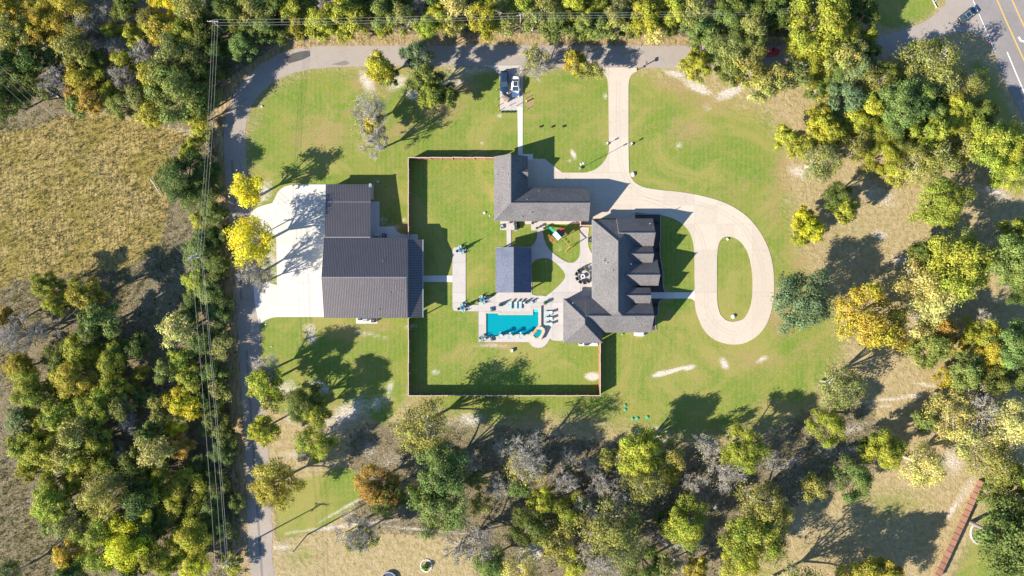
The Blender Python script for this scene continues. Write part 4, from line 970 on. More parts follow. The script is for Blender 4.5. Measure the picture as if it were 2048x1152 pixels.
pole('utility_pole', 'lone service pole on the lawn edge at the bottom, throwing a long shadow', *PF, 10.2, [(-0.3, 0.9, 9.9)])
def wires(label, a, b, ha, hb, offs_a, offs_b, sag=0.8):
    A = Vector(G(*a)+(ha,)); B = Vector(G(*b)+(hb,)); r = thing('power_line', label, 'power line', tuple(A))
    for oa, ob in zip(offs_a, offs_b):
        p = A+Vector(oa+(0,)); q = B+Vector(ob+(0,)); mb = MB(); prev = p; n = 14
        for k in range(1, n+1):
            t = k/n; c_ = p.lerp(q, t); c_.z -= 4*sag*t*(1-t); mb.tube(prev, c_, 0.016, 0.016, 4, caps=False); prev = c_
        wparent(mb.build('wire', M['wire'], recalc=False), r)
wires('three power wires along the north woods left of the pale pole', PA, PB, 11.0, 10.6, [(0,0.3),(0,-0.35),(0,-0.9)], [(0,0.3),(0,-0.3),(0,-0.8)])
wires('three power wires along the north woods right of the pale pole', PB, PC, 10.6, 8.6, [(0,0.3),(0,-0.3),(0,-0.8)], [(0,0.2),(0,-0.2),(0,-0.7)])
wires('three power wires from the corner pole south over the thicket', PA, PD, 11.0, 10.4, [(0,0),(0.5,0),(1.1,0)], [(0.6,0),(1.2,0),(1.8,0)])
wires('power wires running from the double crossarm pole to the bottom left pole', PD, PE, 11.3, 11.0, [(-0.2,0),(0.9,0),(1.9,0),(2.2,0)], [(-1.4,0),(0.0,0),(0.9,0),(1.3,0)], 0.5)
wires('three power wires crossing the dry field to the upper left', PD, gtrue(-160,-5,11.5), 11.5, 11.5, [(-0.6,-0.6),(0.1,0.1),(0.9,0.6)], [(-1.0,-1.2),(0,0),(0.8,0.8)], 0.5)
wires('power wires leaving the bottom left pole southwards', PE, gtrue(470,1500,11), 11.0, 11.0, [(-1.4,0),(0.0,0),(0.9,0)], [(-1.4,0),(0.0,0),(0.9,0)], 0.5)
wires('two thin service wires crossing the lane at the bottom', PE, PF, 10.6, 10.0, [(0.8,0.2),(0.8,-0.3)], [(0,0.2),(0,-0.2)], 0.4)

x, y = G(1967, 90.5); r = thing('stop_sign', 'octagonal red stop sign on a thin post at the lane junction', 'sign', (x, y, 0), R(180-45+8))
MB().tube((0, 0, 0), (0, 0, 2.5), 0.03, 0.03, 6).build('sign_post', M['steel'], r)
oct_ = [(0.0, 0.38*math.cos(R(22.5+45*k))/math.cos(R(22.5))*1.0, 2.2+0.38*math.sin(R(22.5+45*k))/math.cos(R(22.5))) for k in range(8)]
mb = MB(); mb.add([(0.04, y_, z_) for _, y_, z_ in oct_]+[(0.055, y_, z_) for _, y_, z_ in oct_], [tuple(range(8)), tuple(range(15, 7, -1))]+[(i, (i+1) % 8, 8+(i+1) % 8, 8+i) for i in range(8)])
plate = mb.build('sign_plate', M['redsign'], r)
tc = bpy.data.curves.new('sign_lettering', 'FONT'); tc.body = 'STOP'; tc.size = 0.28; tc.align_x = 'CENTER'; tc.align_y = 'CENTER'; tc.extrude = 0.002; tc.materials.append(M['white_paint'])
t0_ = bpy.data.objects.new('sign_text', tc); C.objects.link(t0_); bpy.context.view_layer.update(); tme = bpy.data.meshes.new_from_object(t0_.evaluated_get(bpy.context.evaluated_depsgraph_get())); bpy.data.objects.remove(t0_)
to = bpy.data.objects.new('sign_lettering', tme); C.objects.link(to); to.parent = plate; to.location = (0.06, 0, 2.2); to.rotation_euler = (R(90), 0, R(90))

def mailbox(label, px, py, col, h=1.15, big=False):
    x, y = G(px, py); r = thing('mailbox', label, 'mailbox', (x, y, 0)); s_ = 1.5 if big else 1
    MB().box((0, 0, h/2-0.1), (0.12*s_, 0.12*s_, h)).build('mailbox_post', M['cedar'], r)
    mb = MB(); b0 = 0.12*s_
    prof = [(-b0, 0), (b0, 0), (b0, 0.12*s_)]+[(b0*math.cos(R(a)), 0.12*s_+b0*math.sin(R(a))) for a in range(20, 180, 20)]+[(-b0, 0.12*s_)]
    n = len(prof); mb.add([(xx, -0.26*s_, h-0.1+z) for xx, z in prof]+[(xx, 0.26*s_, h-0.1+z) for xx, z in prof], [tuple(range(n))[::-1], tuple(range(n, 2*n))]+[(i, (i+1) % n, n+(i+1) % n, n+i) for i in range(n)])
    MB.build(mb, 'mailbox_body', col, r); MB().box((b0+0.02, 0.1, h+0.1), (0.02, 0.05, 0.14)).build('mailbox_flag', M['redsign'], r)
mailbox('small black mailbox beside the driveway mouth on the lane', 1273, 141, M['black'])
mailbox('larger brown mailbox right of the driveway mouth', 1290, 131, M['door'], 1.6, True)

# timber kiosk beside the cars
x, y, _ = P(1012, 196, 1.0); r = thing('wooden_playhouse', 'little wooden shelter with slate-grey roof below the dark vehicle', 'playhouse', (x, y, 0.06), R(-28))
MB().box((0, 0, 0.75), (1.25, 1.0, 1.5)).build('shelter_body', M['orange_wood'], r)
g = gable_mb((-0.85, 0.1), (0.85, 0.1), 2.15, (0.62, 1.75), (0.62, 1.75), 0.08); g.build('roof', [M['shingle'], M['trim']], r)
for dx in (-0.4, 0.05, 0.5): MB().box((dx, 0.1, 2.17), (0.05, 1.0, 0.05)).build('roof_batten', M['navy'], r)
MB().box((0, -0.505, 0.6), (0.5, 0.03, 1.0)).build('door', M['door'], r)
# posts around the pad
k = 0
bollards = [(994,181),(994.5,199.5),(995,212.5),(997.5,222),(1018.5,212),(1033,212)]
side_posts = [(1046.5,190),(1052,197.5),(1052.8,204),(1053.5,219)]
names = ['topmost','second','third','lowest']
def bollard(px, py, label, h=0.85, rr=0.07, cap='stump', group=None):
    x, y = G(px, py); r = thing('wooden_post', label, 'post', (x, y, 0), 0, group)
    MB().tube((0, 0, 0), (0, 0, h), rr, rr*0.9, 8).build('post_shaft', M['cedar'], r)
    MB().lathe((0, 0, h), [(rr*1.25, 0), (rr*1.35, 0.05), (rr*0.5, 0.12)], 8).build('post_cap', M[cap], r)
for (px, py), lab in zip(bollards, ['wooden post in the grass left of the dark vehicle', 'wooden post in the grass left of the little shelter', 'wooden post on the left edge of the pad below the shelter', 'pale-capped post at the lower left corner of the parking pad', 'slim post standing on the concrete right of the little shelter', 'slim post on the concrete near the start of the walk']): bollard(px, py, lab, group='posts round the parking pad')
for (px, py), lab in zip(side_posts, ['top post in the bare strip right of the white car', 'slim post just above the cut stump right of the pad', 'cut stump with orange top in the bare strip right of the pad', 'lowest post in the bare strip right of the walk']): bollard(px, py, lab, rr=0.16 if py == 204 else 0.06, group='posts round the parking pad')

def leafy_mesh(name, n, rad, hgt, ls=0.16, z0=0.0, flat=False):
    u = rng.normal(size=(n, 3)); u /= np.linalg.norm(u, axis=1)[:, None]; rr = rng.random(n)**0.4
    c = u*rr[:, None]*np.array([rad, rad, hgt/2])+np.array([0, 0, z0+hgt/2])
    return leaf_mesh(name, c, u, ls, rng.random(n))
def leaf_mesh(name, c, nrm, ls, tone, hue=None, aspect=0.6, mat='leaf'):
    n = len(c); nr = nrm+rng.normal(size=(n, 3))*0.55; nr[:, 2] += 0.35; nr /= np.linalg.norm(nr, axis=1)[:, None]
    t1 = np.cross(nr, rng.normal(size=(n, 3))); t1 /= np.linalg.norm(t1, axis=1)[:, None]; t2 = np.cross(nr, t1)
    s_ = ls*(0.6+0.8*rng.random(n))[:, None]
    q = np.stack([c+t1*s_, c+t2*s_*aspect, c-t1*s_, c-t2*s_*aspect], 1).reshape(-1, 3).astype(np.float32)
    me = bpy.data.meshes.new(name); me.vertices.add(4*n); me.vertices.foreach_set('co', q.ravel())
    me.loops.add(4*n); me.loops.foreach_set('vertex_index', np.arange(4*n, dtype=np.int32)); me.polygons.add(n)
    me.polygons.foreach_set('loop_start', np.arange(0, 4*n, 4, dtype=np.int32)); me.polygons.foreach_set('loop_total', np.full(n, 4, np.int32))
    at = me.attributes.new('tone', 'FLOAT_COLOR', 'FACE'); arr = np.ones((n, 4), np.float32); arr[:, 0] = np.clip(tone, 0, 1); arr[:, 1] = rng.random(n) if hue is None else np.clip(hue, 0, 1)
    at.data.foreach_set('color', arr.ravel()); me.materials.append(M[mat]); me.update(); return me
def link(me, name, parent=None, col=None, loc=(0, 0, 0)):
    o = bpy.data.objects.new(name, me); C.objects.link(o); o.parent = parent; o.location = loc
    if col: o.color = tuple(col)+(1,)
    return o

# low plants round the pad and beds
bush = [leafy_mesh('foliage', 140, 0.32, 0.5, 0.09) for _ in range(3)]
def small_plant(px, py, label, s_=1.0, col=(0.06, 0.12, 0.03), pot=None, group=None, h0=0.0):
    x, y, _ = P(px, py, 0.3); r = thing('potted_plant' if pot else 'shrub', label, 'plant', (x, y, h0), random.uniform(0, 6), group); r.scale = (s_,)*3
    if pot: MB().lathe((0, 0, 0.02), [(0.16, 0), (0.24, 0.34), (0.27, 0.38), (0.22, 0.4)], 12).build('pot', M[pot], r)
    link(random.choice(bush), 'foliage', r, col, (0, 0, 0.3 if pot else 0.0))
    MB().tube((0, 0, 0.05), (0, 0, 0.4), 0.03, 0.015, 5).build('stem', M['bark'], r)
for i, px in enumerate((1004, 1009.5, 1013, 1018, 1022.5, 1028)): small_plant(px, 223.5, '%s dark low plant in the row along the bottom edge of the parking pad' % ('leftmost', 'second', 'third', 'fourth', 'fifth', 'rightmost')[i], 0.75, group='row of plants below the parking pad')
small_plant(1090.5, 605.5, 'leafy green potted plant standing on the terrace right of the loungers', 1.5, (0.05, 0.22, 0.08), 'black')
small_plant(850, 1134, 'bright green plant growing inside the ring of stones', 2.4, (0.10, 0.17, 0.02))
for px, py, lab in ((1316,500,'small shrub in the dark planting bed at the north front gable'),(1318,530,'small shrub in the dark planting bed before the second front gable'),(1321,560,'small shrub in the bed before the largest front gable'),(1313,610,'small shrub in the bed just south of the front walk'),(1314,445,'small shrub in the bed at the north-east house corner')): small_plant(px, py, lab, 1.3, (0.03, 0.07, 0.02))

# ring of stones
cx, cy = G(853, 1131); r = thing('stone_ring', 'ring of pale stones around a green plant at the bottom', 'stone ring', (cx, cy, 0))
for k in range(22):
    a = 2*math.pi*k/22; MB().lathe((1.25*math.cos(a), 1.35*math.sin(a), -0.02), [(0.17, 0), (0.19, 0.1), (0.1, 0.2)], 6).build('stone', M['rock'], r)
cx, cy = G(778, 1158); r = thing('stock_tank', 'round pale-rimmed tank with dark inside, cut by the bottom edge', 'tank', (cx, cy, 0))
mb = MB(); ro, ri = 1.75, 1.62
n = 28; prof = [(ro, 0), (ro, 0.6), (ri, 0.6), (ri, 0.2)]
for kk in range(len(prof)-1):
    for i in range(n):
        a0_, a1_ = 2*math.pi*i/n, 2*math.pi*(i+1)/n; (r0_, z0_), (r1_, z1_) = prof[kk], prof[kk+1]
        mb.add([(r0_*math.cos(a0_), r0_*math.sin(a0_), z0_), (r0_*math.cos(a1_), r0_*math.sin(a1_), z0_), (r1_*math.cos(a1_), r1_*math.sin(a1_), z1_), (r1_*math.cos(a0_), r1_*math.sin(a0_), z1_)], [(0,1,2,3)])
mb.build('tank_wall', M['steel'], r); MB().lathe((0, 0, 0.16), [(1.6, 0), (1.6, 0.05)], 28).build('tank_water', M['navy'], r)
# flower ring under the big tree right of the red fence
cx, cy = G(1958, 1066); r = thing('flower_bed_ring', 'curved white-edged flower bed right of the red-brown fence', 'flower bed', (cx, cy, 0))
for k in range(16):
    a = R(110+150*k/15); MB().box((1.9*math.cos(a), 2.4*math.sin(a), 0.08), (0.42, 0.3, 0.2), a+1.57).build('edging_block', M['white'], r)
MB().lathe((0.2, 0.5, 0.0), [(0.28, 0), (0.32, 0.3), (0.2, 0.4)], 10).build('teal_pot', M['teal'], r)
MB().lathe((0.4, -0.7, 0.0), [(0.25, 0), (0.3, 0.25), (0.2, 0.3)], 10).build('teal_pot', M['lteal'], r)

def boulder(name, label, px, py, rad, mat='rock', cat='boulder', squash=0.7, group=None):
    x, y = G(px, py); bm = bmesh.new(); bmesh.ops.create_icosphere(bm, subdivisions=2, radius=rad)
    for v in bm.verts:
        f = 1+random.uniform(-0.14, 0.14); v.co = Vector((v.co.x*f, v.co.y*f, v.co.z*f*squash))
    o = bm_obj(bm, name, M[mat]); o.location = (x, y, rad*squash*0.6); return tag(o, label, cat, group)
boulder('boulder', 'round white boulder on the lawn where the driveway splits', 1265.5, 349, 0.5)
boulder('boulder', 'white boulder near the bottom of the oval driveway island', 1466, 633, 0.48)
boulder('boulder', 'small pale boulder near the top of the oval driveway island', 1455, 478, 0.3)
boulder('boulder', 'pale rock at the back yard lawn left of the garage', 969, 426, 0.3)
boulder('rock', 'tiny pale rock just below the one left of the garage', 979.5, 431.5, 0.15)
boulder('rock', 'small grey rock in the shaded lawn below the barn walk', 832, 607, 0.12)
boulder('rock', 'white rock beside the tall lamp post on the front lawn', 1162, 328.5, 0.26)
boulder('rock', 'white stone at the lane corner of the barn apron lawn', 532, 649, 0.16)
boulder('rock', 'small white stone on the lawn left of the bare patch', 542.5, 693, 0.15)
boulder('rock', 'white stone by the lane at the upper left lawn', 524, 213, 0.22)
x, y = G(1024, 701); tag(MB().box((x, y, 0.28), (0.55, 0.75, 0.56), 0.1, taper=0.9).build('pool_skimmer_box', M['white']), 'white box standing on the lawn just below the pool deck', 'box')
x, y = G(756, 364); tag(MB().box((x, y, 0.2), (0.6, 0.5, 0.4), taper=0.92).build('utility_box', M['gutter']), 'pale utility box in the shaded lawn north-east of the barn', 'box')
for (px, py), lab in zip([(1249.5,810),(1249.8,819.5),(1264.5,837),(1274,837),(1294,834.5)], ['upper of the two green lids in the tree shadow below the yard', 'lower of the two green lids in the tree shadow below the yard', 'small leftmost green lid of the bottom row of three', 'middle and largest green lid of the bottom row of three', 'rightmost green riser lid out in the sunny grass']):
    x, y = G(px, py); r = thing('septic_riser', lab, 'septic lid', (x, y, 0), 0, 'green septic lids below the yard'); rr = 0.36 if px in (1274, 1294) else 0.28
    MB().lathe((0, 0, 0), [(rr*0.9, 0), (rr*0.9, 0.12)], 16).build('riser_ring', M['black'], r)
    MB().lathe((0, 0, 0.12), [(rr, 0), (rr, 0.05), (rr*0.5, 0.10)], 16).build('riser_lid', M['septic'], r)
for px, py, lab in ((1081,254,'leftmost of three small items on the lawn east of the walk'),(1104.5,254,'middle of three small items on the lawn east of the walk'),(1126.5,253.5,'rightmost of three small items on the lawn east of the walk')):
    x, y = G(px, py); r = thing('garden_bucket', lab, 'bucket', (x, y, 0), 0, 'small items on the lawn east of the walk')
    MB().lathe((0, 0, 0), [(0.18, 0), (0.24, 0.32), (0.26, 0.34)], 12).build('bucket_body', M['darkmetal'], r); MB().lathe((0, 0, 0.342), [(0.2, 0), (0.2, 0.01)], 12).build('bucket_lid', M['black'], r)
boulder('manhole_rock', 'pale round stone in the dark gap between bottom trees', 1431, 1015, 0.42, squash=0.4)

def lamp(label, px, py, h, px2=None):
    x, y = G(px, py); r = thing('lamp_post', label, 'lamp post', (x, y, 0))
    MB().box((0, 0, 0.25), (0.45, 0.45, 0.5)).build('lamp_base', M['trim'], r)
    MB().tube((0, 0, 0.5), (0, 0, h), 0.06, 0.05, 8).build('lamp_pole', M['black'], r)
    MB().lathe((0, 0, h), [(0.09, 0), (0.17, 0.1), (0.14, 0.4), (0.2, 0.42), (0.03, 0.6)], 8).build('lamp_head', M['lens'], r)
lamp('lamp post on the lawn left of the driveway neck', 1213.5, 288.5, 1.2)
lamp('lamp post on the right edge of the driveway neck', 1261.5, 289.5, 1.2)
lamp('tall slim lamp post on the front lawn, its shadow crossing the driveway', 1160.5, 337, 6.0)

# AC units and equipment
def acunit(label, px, py, s_=0.85, rz=0.0, h=0.8):
    x, y, _ = P(px, py, h); r = thing('air_conditioner', label, 'air conditioner', (x, y, 0.07), rz)
    MB().box((0, 0, h/2), (s_, s_, h)).build('casing', M['darkmetal'], r)
    MB().lathe((0, 0, h+0.001), [(s_*0.42, 0), (s_*0.42, 0.02)], 20).build('fan_grille', M['black'], r)
    for k in range(4): MB().box((0, 0, h+0.035), (s_*0.8, 0.025, 0.02), k*math.pi/4).build('grille_bar', M['steel'], r)
    return r
def padslab(name, label, x0, y0, x1, y1, mat='apron'):
    a = G(x0, y0); b = G(x1, y1); o = MB().box(((a[0]+b[0])/2, (a[1]+b[1])/2, 0.02), (abs(a[0]-b[0]), abs(a[1]-b[1]), 0.12)).build(name, M[mat]); o['kind'] = 'structure'; return o
padslab('equipment_pad', '', 712.5, 625, 755, 647); padslab('equipment_pad', '', 1268, 655, 1290, 671.5); padslab('equipment_pad', '', 1157, 675, 1196, 692)
acunit('air conditioner with round grille, right one on the pad under the barn', 746, 641)
acunit('air conditioner half under the eave, left one on the pad below the barn', 719, 637, 0.75)
x, y = G(731, 640); tag(MB().box((x, y, 0.35), (1.0, 0.55, 0.6)).box((x, y, 0.67), (1.05, 0.6, 0.05)).build('generator', M['gutter']), 'pale grey generator between the two air conditioners below the barn', 'generator')
acunit('dark square air conditioner in the nook north of the barn roof', 768, 471)
x, y = G(755, 470.5); tag(MB().box((x, y, 0.5), (0.95, 0.45, 0.9)).box((x, y, 0.97), (1.0, 0.5, 0.05)).build('storage_box', M['white']), 'white box beside the air conditioner in the barn nook', 'box')
acunit('dark air conditioner at the foot of the south-west house wing', 1173, 687, 0.9); acunit('left air conditioner on white pad below the house wing', 1161.5, 685.5, 0.6)
x, y = G(1190, 688); tag(MB().box((x, y, 0.35), (1.0, 0.5, 0.6)).tube((x-0.4, y-0.2, 0.7), (x+0.5, y+0.2, 0.7), 0.08, 0.08, 8).build('pool_pump', M['white']), 'white pool pump equipment against the fence below the house', 'pump')
acunit('large black air conditioner at the west wall of the main house', 1181, 479.5, 0.95)
x, y = G(1279, 668.5); tag(MB().box((x, y, 0.38), (1.5, 0.8, 0.62)).box((x, y, 0.71), (1.56, 0.86, 0.05)).build('generator', M['white']), 'long white generator at the south wall of the house', 'generator')
x, y, _ = P(1244.5, 669, 0.2); tag(MB().lathe((x, y, 0), [(0.1, 0), (0.12, 0.35), (0.05, 0.4)], 10).build('cleanout_pipe', M['white']), 'small white pipe stub left of the long white generator', 'pipe')

# ---- outdoor furniture
def lounger(label, px, py, rz, group, z=0.085):
    x, y, _ = P(px, py, 0.35); r = thing('sun_lounger', label, 'sun lounger', (x, y, z), rz, group)
    MB().box((-0.3, 0, 0.32), (1.15, 0.6, 0.06)).build('seat', M['lteal'], r)
    b = MB(); b.add([(0.28, -0.3, 0.30), (0.28, 0.3, 0.30), (0.82, 0.3, 0.85), (0.82, -0.3, 0.85), (0.32, -0.3, 0.25), (0.32, 0.3, 0.25), (0.87, 0.3, 0.82), (0.87, -0.3, 0.82)], [(0,3,2,1),(4,5,6,7),(0,1,5,4),(1,2,6,5),(2,3,7,6),(3,0,4,7)]); b.build('backrest', M['lteal'], r)
    for sx in (-0.8, 0.75):
        for sy in (-0.28, 0.28): MB().box((sx, sy, 0.14), (0.05, 0.05, 0.29)).build('leg', M['white'], r)
    return r
for (px, py), lab in zip([(1020.5,611),(1031.5,611),(1040.5,610.5)], ['leftmost white sun lounger in the row above the pool', 'middle white sun lounger in the row above the pool', 'rightmost white sun lounger in the row above the pool']): lounger(lab, px, py, math.pi/2, 'loungers above the pool')
for (px, py), lab in zip([(1097,625),(1097,637),(1097,648)], ['top white sun lounger on the terrace right of the pool', 'middle white sun lounger on the terrace right of the pool', 'bottom white sun lounger on the terrace right of the pool']): lounger(lab, px, py, 0.0, 'loungers right of the pool')
def chair(label, px, py, rz, seat, frame, group, s_=1.0, z=0.085):
    x, y, _ = P(px, py, 0.4); r = thing('patio_chair', label, 'chair', (x, y, z), rz, group); r.scale = (s_,)*3
    MB().box((0, 0, 0.38), (0.52, 0.52, 0.09)).build('seat', M[seat], r)
    MB().box((-0.28, 0, 0.66), (0.07, 0.54, 0.52)).build('backrest', M[seat], r)
    for sy in (-1, 1): MB().box((0, sy*0.29, 0.56), (0.5, 0.06, 0.05)).build('armrest', M[frame], r)
    for sx in (-0.24, 0.24):
        for sy in (-0.27, 0.27): MB().box((sx, sy, 0.27), (0.045, 0.045, 0.55)).build('leg', M[frame], r)
def rtable(label, px, py, rad, h, top, z=0.085, cat='table'):
    x, y, _ = P(px, py, h); r = thing('round_table', label, cat, (x, y, z))
    MB().lathe((0, 0, h-0.04), [(rad, 0), (rad, 0.04)], 20).build('table_top', M[top], r); MB().tube((0, 0, 0.02), (0, 0, h-0.04), 0.05, 0.05, 8).build('table_leg', M['darkmetal'], r)
    MB().lathe((0, 0, 0), [(rad*0.5, 0), (rad*0.45, 0.03)], 12).build('table_foot', M['darkmetal'], r)
def umbrella(label, px, py, h, col='blue_canvas', base=True, z=0.085, rr=0.2):
    x, y = G(px, py); r = thing('closed_umbrella', label, 'umbrella', (x, y, z), R(10))
    if base: MB().box((0, 0, 0.11), (0.95, 0.95, 0.22), taper=0.9).build('umbrella_base', M['charcoal'], r)
    MB().tube((0, 0, 0.1), (0, 0, h), 0.03, 0.03, 8).build('umbrella_pole', M['darkmetal'], r)
    mb = MB(); n = 16; prof = [(rr*0.75, 1.0), (rr*1.15, 1.15), (rr*0.85, h*0.62), (rr*0.5, h*0.85), (0.05, h-0.02)]; vs = []
    for q, zz in prof:
        for i in range(n): a = 2*math.pi*i/n; f = q*(1.15 if i % 2 else 0.8); vs.append((f*math.cos(a), f*math.sin(a), zz))
    mb.add(vs, [(k*n+i, k*n+(i+1) % n, (k+1)*n+(i+1) % n, (k+1)*n+i) for k in range(len(prof)-1) for i in range(n)]); mb.build('folded_canopy', M[col], r)
umbrella('closed blue umbrella on dark base at the top left of the pool', 985, 618, 2.7, rr=0.34)
umbrella('closed blue umbrella on dark base at the bottom left of the pool', 985, 677, 2.0, rr=0.34)
umbrella('closed pale-blue umbrella on square dark base below the garage', 1005.3, 452.5, 2.4, 'lteal', rr=0.26)
for lab, px, py, sp in (('small dining table at the top end of the west patio strip', 922, 500, 0), ('small dining table at the lower corner of the west patio strip', 925, 615.5, 1), ('small dining table at the rounded top left corner of pool deck', 964.5, 600, 2)):
    rtable(lab, px, py, 0.5, 0.72, 'teal'); nm2 = ('the west patio strip top', 'the west patio strip bottom corner', 'the pool deck top left corner')[sp]
    umbrella('closed umbrella standing in the table at '+nm2, px+0.3, py-0.3, 2.9 if sp < 2 else 2.6, 'blue_canvas', False, rr=0.24)
    for k, a in enumerate((20, 110, 200, 290)):
        wh = ('right', 'top', 'left', 'bottom')[k]
        chair('teal patio chair on the %s of the table at %s' % (wh, nm2), px+7.5*math.cos(R(a)), py-6.5*math.sin(R(a)), R(a+180), 'lteal' if k % 2 else 'teal', 'white', 'chairs round the patio tables')
for k, (px, py) in enumerate([(960.5,676),(966,671.5),(969,678),(963.5,682)]):
    chair('pale chair at the lower left pool corner, %s of the cluster' % ('left', 'top', 'right', 'bottom')[k], px, py, R(40+90*k), 'lteal', 'darkmetal', 'chairs at the lower left pool corner', 0.9)
# fire-pit circle by the house
for k, a in enumerate((95, 130, 165, 205, 240, 275, 310, 350, 25, 60)):
    px = 1168+15*math.cos(R(a)); py = 551.5-13.5*math.sin(R(a))
    if px > 1185: continue
    where = ('top', 'upper left', 'left, just above the middle', 'left, just below the middle', 'lower left', 'bottom', 'lower right', 'right', 'right, near the wall', 'upper right')[k]
    chair('charcoal wicker chair in the fire pit circle, %s' % where, px, py, R(a+180), 'charcoal', 'charcoal', 'wicker chairs round the fire pit', 1.25)
x, y = G(1165, 553); r = thing('fire_pit', 'low round fire pit table in the middle of the wicker chairs', 'fire pit', (x, y, 0.085))
MB().lathe((0, 0, 0), [(0.45, 0), (0.5, 0.5), (0.5, 0.56), (0.3, 0.56), (0.28, 0.45)], 20).build('fire_bowl', M['rock'], r); MB().lathe((0, 0, 0.46), [(0.28, 0), (0.2, 0.06)], 12).build('lava_rock', M['charcoal'], r)
for lab, px, py in (('little side table left of the row of loungers', 1014, 609.5), ('little side table at the right end of the lounger row', 1048, 606)): rtable(lab, px, py, 0.28, 0.5, 'lteal')
chair('charcoal chair at the right end of the row above the pool', 1053, 605, R(-90), 'charcoal', 'darkmetal', 'dark chairs above the pool'); chair('white chair at the far right of the row above the pool', 1062, 605.5, R(-100), 'lteal', 'white', 'chairs above the pool')
small_plant(1004.5, 610, 'small green potted plant at the left end of the lounger row', 0.9, (0.05, 0.25, 0.16), 'teal')
for lab, px, py in (('small brown stool between the top and middle right loungers', 1099, 630.5), ('small brown stool between the middle and bottom right loungers', 1099.5, 641)):
    x, y = G(px, py); r = thing('stool', lab, 'stool', (x, y, 0.085)); MB().lathe((0, 0, 0.4), [(0.22, 0), (0.22, 0.05)], 12).build('seat', M['mulch'], r)
    for k in range(3): MB().tube((0.14*math.cos(2.1*k), 0.14*math.sin(2.1*k), 0.4), (0.2*math.cos(2.1*k), 0.2*math.sin(2.1*k), 0), 0.02, 0.02, 6).build('leg', M['darkmetal'], r)
# pedestal water bowls
M['foam'] = simple('white_foam', (0.35, 0.50, 0.50), 0.5, var=0.2, scale=5)
for lab, px, py in (('left pedestal water bowl on the lower pool edge', 1001.5, 671.5), ('middle pedestal water bowl on the lower pool edge', 1021, 671.5), ('right pedestal water bowl on the lower pool edge', 1042.3, 671.5)):
    x, y = G(px, py); r = thing('water_bowl', lab, 'fountain', (x, y, 0.085), 0, 'water bowls on the lower pool edge')
    MB().box((0, 0, 0.65), (0.42, 0.42, 1.3)).build('pedestal', M['gutter'], r)
    MB().lathe((0, 0, 1.3), [(0.2, 0), (0.48, 0.35), (0.52, 0.38), (0.44, 0.38), (0.36, 0.3)], 18).build('bowl', M['gutter'], r)
    MB().lathe((0, 0, 1.62), [(0.42, 0), (0.42, 0.02)], 18).build('bowl_water', M['lteal'], r)
    MB().box((0, 0.52, 0.72), (0.14, 0.04, 1.7)).build('falling_water', M['foam'], r)
    MB().lathe((0, 0.66, -0.16), [(0.26, 0), (0.2, 0.06), (0.1, 0.1)], 12).build('splash', M['foam'], r)
# grills and bins by the garage
def grill(label, px, py, rz=0.0):
    x, y, _ = P(px, py, 0.9); r = thing('grill', label, 'grill', (x, y, 0.085), rz)
    MB().box((0, 0, 0.5), (0.9, 0.5, 0.8)).build('cabinet', M['darkmetal'], r)
    mb = MB(); n = 8; vs = []
    for s_ in (-0.38, 0.38):
        for i in range(n+1): a = math.pi*i/n; vs.append((s_, 0.26*math.cos(a), 0.9+0.24*math.sin(a)))
    mb.add(vs, [(i, i+1, n+2+i, n+1+i) for i in range(n)]+[tuple(range(n+1)), tuple(range(2*n+1, n, -1))]); mb.build('lid', M['charcoal'], r)
    MB().tube((-0.3, -0.3, 1.0), (0.3, -0.3, 1.0), 0.02, 0.02, 6).build('handle', M['steel'], r)
    for s_ in (-1, 1): MB().box((s_*0.62, 0, 0.86), (0.34, 0.45, 0.04)).build('side_shelf', M['steel'], r)
grill('black grill at the top right corner of the left garage pad', 1029.5, 445.5, 1.57); grill('dark grill at the lower right corner of the left garage pad', 1031, 455.5, 1.57)
def bin_(label, px, py, mat='darkmetal'):
    x, y, _ = P(px, py, 0.8); r = thing('smoker', label, 'smoker', (x, y, 0.085)); MB().lathe((0, 0, 0.3), [(0.2, 0), (0.33, 0.15), (0.33, 0.4), (0.2, 0.62)], 16).build('drum', M[mat], r)
    MB().lathe((0, 0, 0.92), [(0.05, 0), (0.05, 0.08)], 8).build('cap', M['steel'], r)
    for k in range(3): MB().tube((0.2*math.cos(2.1*k), 0.2*math.sin(2.1*k), 0.4), (0.3*math.cos(2.1*k), 0.3*math.sin(2.1*k), 0), 0.02, 0.02, 6).build('leg', M['darkmetal'], r)
bin_('round kettle smoker on the right garage pad under the eave', 1065.5, 445.5); small_plant(1034, 447.5, 'dark shrub between the two garage pads', 1.3, (0.03, 0.07, 0.03)); small_plant(1036, 453, 'spiky plant beside the left garage pad', 1.5, (0.05, 0.10, 0.04))
for lab, px, py in (('left reddish urn on the right garage pad', 1073.5, 457), ('right reddish urn at the corner of the right garage pad', 1088, 457.5)):
    x, y = G(px, py); r = thing('urn', lab, 'urn', (x, y, 0.085)); MB().lathe((0, 0, 0), [(0.16, 0), (0.1, 0.15), (0.27, 0.55), (0.2, 0.85), (0.25, 0.95)], 14).build('urn_body', M['terracotta'], r); link(bush[0], 'foliage', r, (0.05, 0.10, 0.03), (0, 0, 0.8))
boulder('lawn_stone', 'tiny pale stone in the shaded lawn beside the pavilion', 1092, 522, 0.1)

# ---- playset
x, y = G(1122, 478); ps = thing('playset', 'wooden swing playset with blue tarp roof and green slide on the back lawn', 'playset', (x, y, 0), R(-47))
